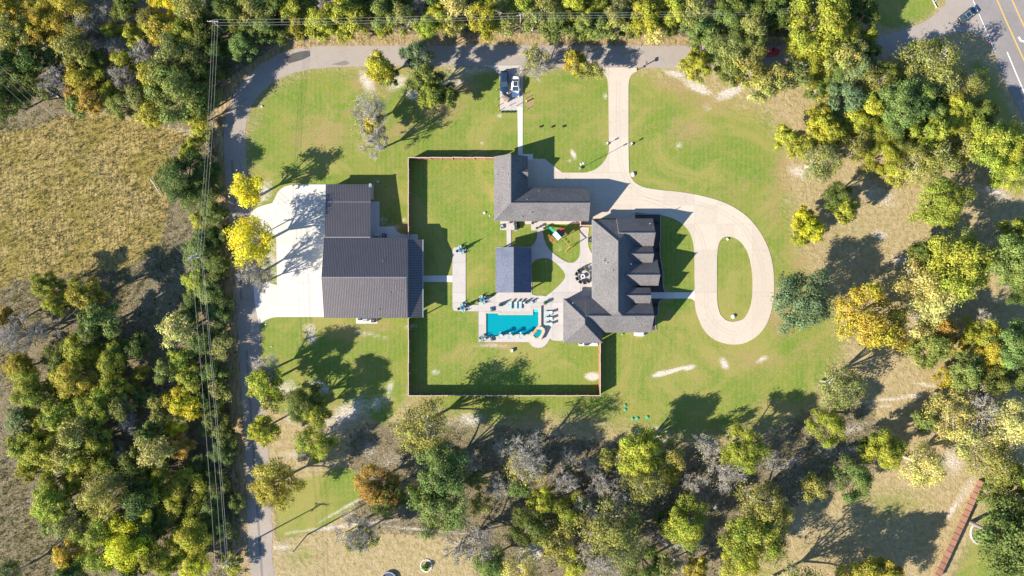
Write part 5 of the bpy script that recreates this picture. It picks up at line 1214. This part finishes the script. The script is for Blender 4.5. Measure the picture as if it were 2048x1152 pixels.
# local: +x along swing beam (towards lower right), tower at -x
tw = 1.5
for sx in (-1.9, -0.3):
    for sy in (-0.8, 0.8): MB().box((sx, sy, 1.35), (0.1, 0.1, 2.7)).build('tower_post', M['orange_wood'], ps)
dk = MB().box((-1.1, 0, 1.45), (1.6, 1.6, 0.06)).build('deck', M['orange_wood'], ps)
for k in range(6): MB().box((-1.78+0.27*k, 0, 1.5), (0.22, 1.6, 0.03)).build('deck_board', M['orange_wood'], dk)
r1 = MB(); r1.add([(-2.0, 0, 3.2), (-0.2, 0, 3.2), (-0.2, -0.95, 2.55), (-2.0, -0.95, 2.55), (-2.0, 0, 3.16), (-0.2, 0, 3.16), (-0.2, -0.95, 2.51), (-2.0, -0.95, 2.51)], [(0,1,2,3),(7,6,5,4),(0,4,5,1),(1,5,6,2),(2,6,7,3),(3,7,4,0)]); r1.build('tarp_half', M['tarp_light'], ps)
r1 = MB(); r1.add([(-2.0, 0, 3.2), (-0.2, 0, 3.2), (-0.2, 0.95, 2.55), (-2.0, 0.95, 2.55), (-2.0, 0, 3.16), (-0.2, 0, 3.16), (-0.2, 0.95, 2.51), (-2.0, 0.95, 2.51)], [(3,2,1,0),(4,5,6,7),(1,5,4,0),(2,6,5,1),(3,7,6,2),(0,4,7,3)]); r1.build('tarp_half', M['navy'], ps)
MB().box((-1.1, 1.5, 1.6), (1.5, 0.08, 0.5)).box((-1.1, 1.15, 1.35), (1.5, 0.6, 0.06)).build('red_awning', M['redsign'], ps)
sl_ = MB(); n = 8; w_ = 0.28
for k in range(n):
    t0, t1 = k/n, (k+1)/n; x0_, x1_ = -2.0-2.3*t0, -2.0-2.3*t1; z0_ = 1.45*(1-t0)**1.1+0.15; z1_ = 1.45*(1-t1)**1.1+0.15
    sl_.add([(x0_, -w_-.3, z0_), (x0_, w_-.3, z0_), (x1_, w_-.3, z1_), (x1_, -w_-.3, z1_)], [(0,1,2,3)])
    for s_ in (-1, 1): sl_.add([(x0_, s_*w_-.3, z0_), (x0_, s_*(w_+0.04)-.3, z0_+0.16), (x1_, s_*(w_+0.04)-.3, z1_+0.16), (x1_, s_*w_-.3, z1_)], [(0,1,2,3)])
sl_.build('slide', M['green_plastic'], ps)
for k in range(6): MB().box((-1.75+0.26*k, -1.55, 0.5), (0.06, 1.3, 0.05)).build('picnic_slat', M['orange_wood'], ps)
for dy in (-1.1, -1.9): MB().box((-1.1, dy, 0.44), (1.8, 0.12, 0.06)).build('bench_board', M['orange_wood'], ps)
for k in range(4): MB().box((-1.9, -1.4-0.2*k, 1.1-0.25*k), (1.5, 0.08, 0.05)).build('ladder_rung', M['orange_wood'], ps)
MB().box((1.0, 0, 2.5), (3.2, 0.1, 0.14)).build('swing_beam', M['orange_wood'], ps)
for s_ in (-1, 1): MB().tube((2.5, 0, 2.5), (2.75, s_*1.35, 0), 0.06, 0.06, 6).build('frame_leg', M['orange_wood'], ps)
MB().box((2.65, 0, 0.9), (0.08, 1.9, 0.08)).build('cross_brace', M['orange_wood'], ps)
for k, sx in enumerate((0.5, 1.4)):
    s2 = MB().box((sx, 0, 0.5), (0.45, 0.2, 0.04)).build('swing', M['navy'], ps)
    MB().tube((sx-0.2, 0, 0.5), (sx-0.2, 0, 2.45), 0.012, 0.012, 4).tube((sx+0.2, 0, 0.5), (sx+0.2, 0, 2.45), 0.012, 0.012, 4).build('chain', M['steel'], s2)

# fallen logs
def log(label, pts, r0, r1, mat='palebark'):
    P3 = [Vector(G(px, py)+(r0,)) for px, py in pts]; mb = MB()
    for i in range(len(P3)-1):
        t0, t1 = i/(len(P3)-1), (i+1)/(len(P3)-1); mb.tube(P3[i], P3[i+1], r0+(r1-r0)*t0, r0+(r1-r0)*t1, 7)
    a = P3[-1]; mb.tube(P3[-2], P3[-2]+Vector((0.9, 0.7, 0.5)), r1, 0.03, 5); tag(mb.build('fallen_log', M[mat]), label, 'log')
log('weathered white log lying at the right edge of the dry field', [(302,359),(308,367),(316,381),(324,393)], 0.16, 0.07)
log('pale fallen trunk in the upper left woods beside the power lines', [(120,195),(108,188),(96,181),(80,175),(66,164)], 0.2, 0.06)
log('pale leaning trunk lying at the top right by the side road', [(1873,16),(1867,5),(1860,-10)], 0.14, 0.08)

# ------------------------------------------------------------------ trees
def tree_meshes(kind, Rr, Ht, seed):
    """returns (trunk_mesh, crown_mesh). crown centre at 0.64*Ht"""
    g = np.random.default_rng(seed); rd = random.Random(seed)
    hc = 0.64*Ht; rz = 0.34*Ht
    mb = MB(); tips = []
    nl = rd.randint(8, 11) if Rr > 4 else rd.randint(6, 8)
    lobes = []
    for i in range(nl+4):
        if i < nl:
            a = 2*math.pi*(i+rd.uniform(-0.3, 0.3))/nl; rr = Rr*rd.uniform(0.42, 0.86); z = hc+rz*rd.uniform(-0.5, 0.3)
            lr = Rr*rd.uniform(0.20, 0.36)
        else: a = rd.uniform(0, 6.28); rr = Rr*rd.uniform(0.08, 0.42); z = hc+rz*rd.uniform(0.15, 0.75); lr = Rr*rd.uniform(0.22, 0.36)
        lobes.append((Vector((rr*math.cos(a), rr*math.sin(a), z)), lr))
    tr = 0.035*Rr+0.09; fork = Vector((rd.uniform(-.2, .2), rd.uniform(-.2, .2), Ht*0.24))
    mb.tube((0, 0, -0.3), fork*0.5, tr*1.25, tr, 8, caps=False); mb.tube(fork*0.5, fork, tr, tr*0.85, 8, caps=False)
    sub = 4 if kind != 'bare' else 5
    for c, lr in lobes:
        m1 = fork.lerp(c, 0.5)+Vector((rd.uniform(-.3, .3), rd.uniform(-.3, .3), rd.uniform(-.1, .5)))*Rr*0.15
        mb.tube(fork, m1, tr*0.6, tr*0.42, 6, caps=False); mb.tube(m1, c, tr*0.42, tr*0.25, 6, caps=False)
        for s_ in range(sub):
            d = Vector((rd.gauss(0, 1), rd.gauss(0, 1), rd.gauss(0.3, 0.8))).normalized(); base = m1.lerp(c, rd.uniform(0.4, 1.0)); e = c+d*lr*rd.uniform(0.7, 1.05)
            mb.tube(base, e, tr*0.18, tr*0.07, 4, caps=False)
            if kind in ('bare', 'sparse'):
                for q in range(9 if kind == 'bare' else 4):
                    b0 = base.lerp(e, rd.uniform(0.3, 1.0)); d2 = (d+Vector((rd.gauss(0, .7), rd.gauss(0, .7), rd.gauss(0.1, .6)))).normalized(); e2 = b0+d2*lr*rd.uniform(0.4, 0.8)
                    mb.tube(b0, e2, 0.035, 0.015, 3, caps=False)
                    if kind == 'bare':
                        for q2 in range(4):
                            b3 = b0.lerp(e2, rd.uniform(0.3, 1)); d3 = (d2+Vector((rd.gauss(0, .8), rd.gauss(0, .8), rd.gauss(0, .6)))).normalized(); mb.tube(b3, b3+d3*lr*rd.uniform(0.25, 0.5), 0.022, 0.01, 3, caps=False)
    o = mb.build('trunk', M['twig'] if kind == 'bare' else (M['palebark'] if kind == 'sparse' else M['bark']), recalc=False); tm = o.data; bpy.data.objects.remove(o)
    # leaves: clumps on lobe surfaces
    per = {'dense': 46, 'sparse': 24, 'bare': 7, 'spiky': 26}[kind]
    clumps = []; ctone = []; chue = []
    for c, lr in lobes:
        n = int({'dense': 25, 'sparse': 19, 'bare': 8, 'spiky': 40}[kind]*(1 if Rr > 4 else 0.75)); u = g.normal(size=(n, 3)); u /= np.linalg.norm(u, axis=1)[:, None]; u[:, 2] = np.where(u[:, 2] < -0.4, -u[:, 2], u[:, 2])
        pos = np.array(c)+u*(lr*(0.75+0.45*g.random(n)))[:, None]*np.array([1, 1, 0.8]); clumps.append(np.concatenate([pos, u], 1)); ctone.append(g.random(n)*0.6+rd.random()*0.2); chue.append(g.random(n)*0.5+rd.random()*0.3)
    cl = np.concatenate(clumps); ct = np.concatenate(ctone); ch = np.concatenate(chue); n = len(cl)
    idx = np.repeat(np.arange(n), per); off = g.normal(size=(len(idx), 3)); cr = {'dense': 0.06, 'sparse': 0.075, 'bare': 0.12, 'spiky': 0.075}[kind]*Rr+0.07
    pts = cl[idx, :3]+off*cr*np.array([1, 1, 0.6]); nr = cl[idx, 3:]*0.8+off*0.5
    global rng
    keep_rng = rng; rng = g
    me = leaf_mesh('crown', pts, nr, (0.16 if Rr > 4 else 0.14)*(1.0 if kind != 'bare' else 0.7), ct[idx]+g.random(len(idx))*0.35, ch[idx]+g.random(len(idx))*0.25)
    rng = keep_rng
    Re = float(np.percentile(np.hypot(pts[:, 0], pts[:, 1]), 92))
    return tm, me, Re, Ht*Re/Rr*0.5+Ht*0.5
VAR = {'dense': ([tree_meshes('dense', 5.4, 11.5, s) for s in (1, 2, 3, 4, 5)], [tree_meshes('dense', 3.0, 8.0, s) for s in (11, 12, 13, 14)]),
       'sparse': ([tree_meshes('sparse', 5.4, 11.5, s) for s in (21, 22, 23)], [tree_meshes('sparse', 3.0, 8.0, s) for s in (31, 32)]),
       'bare': ([tree_meshes('bare', 5.0, 11.0, s) for s in (41, 42)], [tree_meshes('bare', 3.0, 7.5, s) for s in (51, 52)])}
KIND = {'q': ('bare', (0.30, 0.25, 0.10), 'half-bare straw-coloured'), 'm': ('sparse', (0.44, 0.34, 0.015), 'thin yellow'), 'g': ('dense', (0.092, 0.110, 0.020), 'dark green'), 'e': ('dense', (0.125, 0.145, 0.032), 'mid green'), 'y': ('dense', (0.225, 0.215, 0.024), 'yellow-green'),
        'o': ('sparse', (0.19, 0.175, 0.04), 'olive'), 'k': ('dense', (0.25, 0.19, 0.025), 'golden olive'), 'l': ('dense', (0.34, 0.295, 0.015), 'bright yellow'),
        'p': ('sparse', (0.34, 0.29, 0.09), 'pale straw-leaved'), 't': ('dense', (0.27, 0.15, 0.03), 'rusty brown'), 'b': ('bare', (0.20, 0.18, 0.10), 'bare grey'),
        'v': ('dense', (0.12, 0.15, 0.06), 'blue-green')}
TREES = [t.split(',') for t in """
20,60,30,o;60,18,34,k;128,22,40,k;90,48,36,k;30,82,26,y;66,80,24,o;125,62,34,k;165,45,26,b;152,96,32,o;190,122,22,g;345,18,34,l;300,42,22,o;382,22,28,o;330,62,30,k;372,72,28,y;350,106,28,o;388,112,26,o;290,108,28,b;325,122,24,b;108,152,30,b;132,178,20,b;162,158,26,k;182,202,24,t;150,186,18,t;242,155,28,b;226,186,22,y;242,212,26,e;272,196,24,o;302,228,26,k;350,185,52,e;308,150,28,k;398,152,26,g;392,232,22,y;412,202,24,g;10,135,32,g;60,122,26,g;42,172,34,g;12,205,34,g;405,62,28,g;485,97,26,e;442,18,36,g;474,28,28,g;506,18,26,o;402,262,18,y;384,290,16,y;10,20,26,k;215,25,22,b;250,10,26,g;430,100,22,g;420,150,22,g
528,58,26,e;520,22,26,o;552,12,26,g;585,18,28,y;590,52,22,k;558,66,20,g;640,48,30,y;690,28,32,y;655,12,26,b;688,60,20,y;735,42,22,o;770,22,30,e;765,54,20,y;810,38,24,o;836,12,24,b;852,52,22,y;880,36,24,y;916,20,28,p;905,52,20,o;966,42,30,y;1000,14,24,o;1010,52,22,o;1040,8,24,y;1066,40,26,o;1100,16,26,o;1112,52,26,e;1142,14,26,y;1162,52,26,e;1192,14,24,y;1204,56,24,e;1236,14,24,b;1232,46,24,o;1292,30,32,y;1262,56,20,g;1310,66,20,p;1346,14,28,y;1334,46,24,y;1382,24,30,o;1398,60,30,e;1426,8,24,b;1452,50,38,e;1462,14,30,g;1502,20,30,g;1500,62,28,o;1542,14,30,g;1562,46,24,g;1592,12,26,g;712,4,24,g;920,-4,24,g;1080,-4,24,g;610,-6,24,g;980,-8,26,g;1240,-8,26,g;1170,-6,22,g;870,-6,24,g;790,-6,24,g;1310,-6,24,e;1690,18,26,g;1720,-4,28,g;1740,30,20,g
1412,96,34,e;1450,108,34,o;1392,125,26,y;1484,96,34,e;1502,138,32,o;1390,144,20,o;1462,142,26,e;1520,176,28,o;1545,160,28,o
1640,45,56,y;1612,92,34,y;1632,128,38,y;1588,150,28,o;1676,118,30,o;1706,98,26,o;1735,106,22,g;1684,150,34,e;1716,140,30,v;1690,198,32,v;1738,176,36,o;1768,148,24,g;1735,212,32,y;1792,214,46,e;1756,262,34,y;1862,138,56,o,.66;1852,120,40,e,.6;1832,196,32,g;1940,176,38,o,.7;1904,204,24,k,.8;1900,240,36,y;1858,264,32,y;1986,292,44,y;2034,300,40,y;2022,345,34,y;1574,276,22,y;1602,292,22,y;1640,250,30,y;1666,266,26,y;1640,322,36,o;1710,296,26,o;1762,316,34,y;1800,300,34,e;1828,332,40,o;1788,346,22,y;1872,322,30,o;1884,408,46,y
1670,392,24,g;1690,422,22,y;1604,436,20,l;1618,456,26,l;1600,476,16,y;1918,528,58,y;1842,508,24,g;1850,565,50,p;1858,600,44,p;1605,602,54,v;1742,640,60,k;1882,662,28,t;1862,698,32,e;2020,520,46,e;2042,572,34,g;2036,462,28,y;1960,676,34,y;1986,706,36,k;2022,690,40,e;2038,742,36,e;1930,742,32,e;1984,762,28,e
1676,772,42,o;1655,852,34,y;1900,832,42,p;1960,826,48,q;2014,842,44,p;1852,840,22,e;1920,870,30,p;1766,900,34,y;1745,890,22,g;1846,930,38,p;1706,958,38,e;1624,972,24,o;1974,912,42,o;2016,1000,48,g;2010,1080,62,e;2048,958,30,y;2048,1120,40,e;1764,1142,30,k;1722,1185,50,k;1585,1195,60,o;1660,1215,48,o;1546,1030,34,o;1520,1008,42,o;1502,1068,50,y;1478,1112,38,y;1535,1090,34,o
846,856,48,o;612,806,34,g;628,822,26,y;530,742,30,b;532,765,32,y;545,800,22,o;526,858,26,y;634,884,34,y;552,970,44,k;752,972,38,t;775,990,34,g;884,940,48,e;878,1012,50,e;848,985,30,g;716,1062,42,q;722,1078,26,y;1060,915,44,b;1052,940,34,p;1002,978,26,b;1035,975,26,g;1088,1002,26,y;1145,1018,34,y;1140,1052,26,o;1062,1062,40,g;1215,1062,58,o;1245,1090,40,o;1278,906,40,y;1286,962,38,o;1305,880,20,y;1370,1044,42,y;1412,892,26,q;1486,898,38,y;1452,945,38,q;1196,1122,44,q;1150,1132,28,y;1290,1128,38,g;1205,975,26,b;1240,1008,30,b;955,1085,40,q;985,1132,34,e;1040,1142,38,p;1320,1130,26,o;1180,1020,30,q;1330,1040,20,g;1250,960,20,b;920,1100,30,q;1130,960,28,b;1110,1090,30,o
498,382,30,m;506,478,42,m;506,540,32,b;520,560,24,b
362,352,44,g;402,388,36,g;400,438,18,y;430,430,22,g;378,312,18,y;412,482,26,g;398,505,28,e;432,532,26,g;396,562,26,y;422,590,28,e;388,605,24,g;352,660,30,p;376,638,20,g;402,682,28,g;440,622,26,g;366,722,26,y;378,758,26,y;420,742,28,g;440,692,24,o;366,806,30,l;408,800,26,g;432,842,28,g;350,852,20,l;440,785,22,o;456,882,22,g;412,340,24,g;370,640,18,g;445,470,20,g
95,572,24,y;172,590,30,k;202,640,32,e;38,672,40,b;88,662,26,b;10,640,24,t;112,722,34,g;56,770,34,y;158,700,28,y;150,752,34,k;208,722,36,y;232,735,20,g;72,808,34,y;122,832,32,y;196,818,34,y;236,812,24,o;282,748,16,k;150,872,32,o;42,842,26,v;52,898,30,y;92,902,32,y;132,908,30,o;190,882,28,y;252,848,22,b;300,866,22,g;312,900,30,p;360,896,24,t;270,932,28,g;112,960,34,y;60,932,24,y;166,922,26,y;212,982,50,o;102,1010,32,y;276,1002,32,g;312,985,20,y;366,985,40,y;192,1058,38,y;132,1048,26,o;246,1086,46,l;200,1102,38,y;310,1110,28,y;376,1078,38,y;386,1124,34,l;292,1058,26,g;260,1142,24,g;150,1146,28,g;412,1012,26,g;432,962,26,g;440,1052,26,g;472,1002,18,g;462,1128,20,y;300,1025,22,y;345,1030,24,g;110,610,24,y;190,660,30,g;440,905,24,g;395,930,22,g;20,1150,26,o
760,136,26,y;778,152,18,e;830,106,28,v;846,160,32,e;862,188,24,y;895,192,20,g;735,228,42,q;742,250,22,k;752,285,28,b;1075,126,34,b;1070,118,22,o;1152,122,22,k;1168,140,18,o;1187,142,18,o;1046,142,14,b
""".replace('\n', ';').split(';') if t.strip()]
# closed canopy: smaller crowns fill the gaps between the big ones
FILL = [([(30,700),(330,690),(335,1150),(150,1160),(40,960)], 'yeoyyeqk', 22), ([(0,0),(430,0),(430,200),(300,250),(120,215),(0,230)], 'okeyboyq', 12),
        ([(1600,60),(1740,60),(1760,120),(1960,150),(1990,330),(1780,340),(1640,240)], 'yeoyog', 16), ([(720,880),(1560,900),(1560,1010),(1520,1150),(950,1150),(960,1010),(720,1030)], 'qqobqkqo', 16),
        ([(1820,640),(2048,640),(2048,900),(1880,880)], 'oqkqp', 6)]
fr_ = random.Random(21); have = [(float(t_[0]), float(t_[1]), float(t_[2])) for t_ in TREES]
def inside(px, py, poly):
    c = False; n = len(poly)
    for i in range(n):
        x0_, y0_ = poly[i]; x1_, y1_ = poly[(i+1) % n]
        if (y0_ > py) != (y1_ > py) and px < (x1_-x0_)*(py-y0_)/(y1_-y0_)+x0_: c = not c
    return c
for poly, kinds, num in FILL:
    k = 0; xs = [p[0] for p in poly]; ys = [p[1] for p in poly]
    for _ in range(1500):
        if k >= num: break
        px = fr_.uniform(min(xs), max(xs)); py = fr_.uniform(min(ys), max(ys)); rr = fr_.uniform(18, 28)
        if inside(px, py, poly) and all(math.hypot(px-a, py-b) > 0.62*(rr+c) for a, b, c in have):
            have.append((px, py, rr)); TREES.append(['%.1f' % px, '%.1f' % py, '%.1f' % rr, fr_.choice(kinds), '0.85']); k += 1
def region(px, py):
    if py < 85 and 450 <= px < 800: return 'the top edge woods above the lane bend'
    if py < 85 and 800 <= px < 1120: return 'the top edge woods above the parked cars'
    if py < 85 and 1120 <= px < 1560: return 'the top edge woods above the driveway mouth'
    if px < 450 and py < 262: return 'the upper left woods'
    if 335 <= px < 480 and py >= 262: return 'the thicket left of the lane'
    if px < 335: return 'the lower left woods'
    if px < 560 and 350 < py < 640: return 'the strip beside the barn apron'
    if 700 <= px < 1250 and py < 320: return 'the front lawn below the lane'
    if px < 1560 and py < 240: return 'the clump over the lane'
    if px >= 1560 and py < 440: return 'the upper right grove'
    if px >= 1560 and py < 790: return 'the group east of the loop driveway'
    if px >= 1560: return 'the lower right corner'
    if px < 700 and py > 700: return 'the lane-side row south of the barn'
    return 'the bottom woods left of centre' if px < 1020 else ('the middle of the bottom woods' if px < 1300 else 'the right part of the bottom woods')
_t = ['','first','second','third','fourth','fifth','sixth','seventh','eighth','ninth','tenth','eleventh','twelfth','thirteenth','fourteenth','fifteenth','sixteenth','seventeenth','eighteenth','nineteenth']
ORD = _t[1:]+['twentieth']+['twenty-'+x for x in _t[1:10]]+['thirtieth']+['thirty-'+x for x in _t[1:10]]
tl = [(float(t_[0]), float(t_[1]), float(t_[2]), t_[3], float(t_[4]) if len(t_) > 4 else 1.0) for t_ in TREES]
groups = {}
_small = set(sorted((i for i in range(len(tl)) if KIND[tl[i][3]][0] != 'bare'), key=lambda i: -tl[i][2])[298:])
for i, t_ in ((i, t_) for i, t_ in enumerate(tl) if i not in _small): groups.setdefault((region(t_[0], t_[1]), t_[3]), []).append(i)
LAB = {}
for (rg, kd), ids in groups.items():
    horiz = 'top edge' in rg or 'bottom woods' in rg or 'front lawn' in rg or 'clump' in rg
    ids.sort(key=lambda i: tl[i][0 if horiz else 1]); fr = 'from the left' if horiz else 'from the top'
    cn = KIND[kd][2]
    for j, i in enumerate(ids):
        if len(ids) == 1: LAB[i] = 'the only %s tree in %s' % (cn, rg)
        elif len(ids) == 2: LAB[i] = '%s of the two %s trees in %s' % ((('left', 'right') if horiz else ('upper', 'lower'))[j], cn, rg)
        elif j == len(ids)-1: LAB[i] = '%s %s tree in %s' % ('rightmost' if horiz else 'lowest', cn, rg)
        elif j == 0: LAB[i] = '%s %s tree in %s' % ('leftmost' if horiz else 'topmost', cn, rg)
        else: LAB[i] = '%s %s tree %s in %s' % (ORD[j], cn, fr, rg)
trd = random.Random(3)
order = sorted((i for i in range(len(tl)) if KIND[tl[i][3]][0] != 'bare'), key=lambda i: -tl[i][2]); small_ones = set(order[298:]); bulk = []
for i, (px, py, rp, kd, zf) in enumerate(tl):
    style, col, cn = KIND[kd]; big = rp >= 33
    tm, cm, R0, H0 = trd.choice(VAR[style][0 if big else 1])
    s_ = rp*S/R0
    if 385 <= px < 480 and py > 260: zf *= 0.55
    elif 340 <= px < 385 and py > 260: zf *= 0.75
    col = tuple(q*1.22 for q in col)
    for _ in range(2): hc = 0.64*H0*s_; s_ = 1.10*rp*S*((H-hc)/H)/R0
    sz = s_*trd.uniform(0.92, 1.1)
    sz *= zf*(1.0 if big else 1.08)
    x, y, _ = P(px, py, 0.64*H0*sz)
    if i in small_ones:
        a_ = trd.uniform(0, 6.28); v = trd.uniform(0.82, 1.18); q_ = np.empty(len(cm.vertices)*3, np.float32); cm.vertices.foreach_get('co', q_); q_ = q_.reshape(-1, 4, 3)
        tn = np.empty(len(cm.polygons)*4, np.float32); cm.attributes['tone'].data.foreach_get('color', tn); tn = tn.reshape(-1, 4)
        q_ = q_[::2]; tn = tn[::2]; cen = q_.mean(1, keepdims=True); q_ = cen+(q_-cen)*1.35; ca_, sa_ = math.cos(a_), math.sin(a_)
        q_ = np.stack([(q_[..., 0]*ca_-q_[..., 1]*sa_)*s_+x, (q_[..., 0]*sa_+q_[..., 1]*ca_)*s_+y, q_[..., 2]*sz], -1)
        bulk.append((q_.reshape(-1, 3), tn, np.tile(np.array([col[0]*v, col[1]*v, col[2]*v, 1], np.float32), (len(tn), 1)))); continue
    r = thing('bare_tree' if style == 'bare' else 'leafy_tree', LAB[i], 'tree', (x, y, -0.05), trd.uniform(0, 6.28), cn+' trees in '+region(px, py))
    r.scale = (s_, s_, sz)
    o = link(tm, 'trunk', r)
    v = trd.uniform(0.82, 1.18); hshift = trd.uniform(-0.12, 0.12)
    c_ = (col[0]*v*(1+hshift), col[1]*v, col[2]*v*(1-hshift)); link(cm, 'crown', r, c_)

if bulk:
    co_ = np.concatenate([b[0] for b in bulk]).astype(np.float32); tn = np.concatenate([b[1] for b in bulk]); ti = np.concatenate([b[2] for b in bulk]); n = len(tn)
    me = bpy.data.meshes.new('small_tree_canopy'); me.vertices.add(4*n); me.vertices.foreach_set('co', co_.ravel()); me.loops.add(4*n); me.loops.foreach_set('vertex_index', np.arange(4*n, dtype=np.int32)); me.polygons.add(n)
    me.polygons.foreach_set('loop_start', np.arange(0, 4*n, 4, dtype=np.int32)); me.polygons.foreach_set('loop_total', np.full(n, 4, np.int32))
    for nm_, arr_ in (('tone', tn), ('tint', ti)): me.attributes.new(nm_, 'FLOAT_COLOR', 'FACE').data.foreach_set('color', arr_.ravel())
    me.materials.append(M['leaf_mixed']); me.update(); o = link(me, 'small_tree_canopy'); o['kind'] = 'stuff'; o['label'] = 'small trees and saplings filling the gaps between the larger crowns'; print('bulk quads', n)

# ------------------------------------------------------------------ undergrowth, field tussocks (stuff)
def scatter(maskarr, n, thr, seed, x0=-118, x1=118, y0=-68, y1=68):
    g = np.random.default_rng(seed); x = g.uniform(x0, x1, n); y = g.uniform(y0, y1, n); m = zone_at(maskarr, x, y); k = m > thr+g.random(n)*(1-thr)*0.5
    return x[k], y[k], g
road_mask = blur(smask_poly(PXg, PYg, outer_edge+[(2000,-120),(2130,250)]+inner_edge[::-1]), 1)
fp = np.maximum(road_mask, blur(smask_poly(PXg, PYg, [(1900,-100),(2500,-100),(2500,700),(2048,260),(1970,60)]), 1))
wmask = np.clip(woods-fp*2, 0, 1)*(lawn < 0.3)
cx_, cy_, g = scatter(wmask, 9000, 0.45, 5)
n = len(cx_); per = 14; idx = np.repeat(np.arange(n), per); rad = g.uniform(0.3, 1.1, n); hh = rad*g.uniform(0.5, 1.1, n)
off = g.normal(size=(len(idx), 3)); pts = np.stack([cx_[idx]+off[:, 0]*rad[idx]*0.5, cy_[idx]+off[:, 1]*rad[idx]*0.5, np.abs(off[:, 2])*hh[idx]*0.6+0.05], 1)
um = leaf_mesh('undergrowth', pts, off*0.5, 0.13, g.random(n)[idx]*0.6+g.random(len(idx))*0.3, g.random(n)[idx]*0.8)
o = link(um, 'undergrowth', None, (0.085, 0.095, 0.028)); o['kind'] = 'stuff'; o['label'] = 'low tangled undergrowth between the trees of the woods'
bz = blur(smask_poly(PXg, PYg, [(430,-60),(1740,-60),(1700,70),(1560,78),(700,64),(560,84),(470,150),(440,200),(430,120)]), 1)
bz = np.maximum(bz, blur(smask_poly(PXg, PYg, [(395,250),(436,260),(440,420),(456,560),(466,720),(474,864),(486,1170),(440,1170),(424,860),(410,700),(396,560),(400,430)]), 1))*(fp < 0.1)
cx_, cy_, g = scatter(bz, 16000, 0.5, 6); n = len(cx_); per = 20; idx = np.repeat(np.arange(n), per); rad = g.uniform(0.4, 1.0, n)
off = g.normal(size=(len(idx), 3)); ch_ = g.uniform(0.4, 3.2, n)*np.where(cx_ < -50, 0.55, 1.0); pts = np.stack([cx_[idx]+off[:, 0]*rad[idx]*0.45, cy_[idx]+off[:, 1]*rad[idx]*0.45, np.maximum(0.05, ch_[idx]+off[:, 2]*rad[idx]*0.4)], 1)
um = leaf_mesh('roadside_brush', pts, off*0.5, 0.16, g.random(n)[idx]*0.7+g.random(len(idx))*0.3, g.random(n)[idx])
o = link(um, 'roadside_brush', None, (0.085, 0.105, 0.022)); o['kind'] = 'stuff'; o['label'] = 'dense dark green brush filling the gaps along the lane'
def tussocks(name, label, mask, n, seed, col, thr=0.5, ln=0.32, per=5):
    x, y, g = scatter(mask, n, thr, seed); n = len(x); idx = np.repeat(np.arange(n), per); a = g.uniform(0, 6.28, len(idx)); tilt = g.uniform(0.2, 1.0, len(idx)); L_ = ln*g.uniform(0.5, 1.4, n)[idx]; wd = 0.035+0.03*g.random(len(idx))
    bx = x[idx]+g.normal(0, 0.12, len(idx)); by = y[idx]+g.normal(0, 0.12, len(idx)); dx = np.cos(a); dy = np.sin(a)
    v0 = np.stack([bx-dy*wd, by+dx*wd, np.zeros_like(bx)], 1); v1 = np.stack([bx+dy*wd, by-dx*wd, np.zeros_like(bx)], 1); v2 = np.stack([bx+dx*L_*np.sin(tilt), by+dy*L_*np.sin(tilt), L_*np.cos(tilt)+0.02], 1)
    q = np.stack([v0, v1, v2], 1).reshape(-1, 3).astype(np.float32); m = len(idx)
    me = bpy.data.meshes.new(name); me.vertices.add(3*m); me.vertices.foreach_set('co', q.ravel()); me.loops.add(3*m); me.loops.foreach_set('vertex_index', np.arange(3*m, dtype=np.int32)); me.polygons.add(m)
    me.polygons.foreach_set('loop_start', np.arange(0, 3*m, 3, dtype=np.int32)); me.polygons.foreach_set('loop_total', np.full(m, 3, np.int32))
    at = me.attributes.new('tone', 'FLOAT_COLOR', 'FACE'); arr = np.ones((m, 4), np.float32); arr[:, 0] = g.random(n)[idx]*0.8+0.1; arr[:, 1] = g.random(n)[idx]; at.data.foreach_set('color', arr.ravel()); me.materials.append(M['leaf']); me.update()
    o = link(me, name, None, col); o['kind'] = 'stuff'; o['label'] = label
tussocks('dry_grass', 'tall dry grass tussocks covering the left field', field, 90000, 8, (0.26, 0.20, 0.075), ln=0.55, per=4)
tussocks('field_weeds', 'green weeds growing among the dry grass', field, 16000, 18, (0.12, 0.14, 0.03), ln=0.5, per=5)
tussocks('verge_grass', 'dry grass on the verge above the lane', verge, 60000, 9, (0.36, 0.26, 0.12), ln=0.35, per=4)
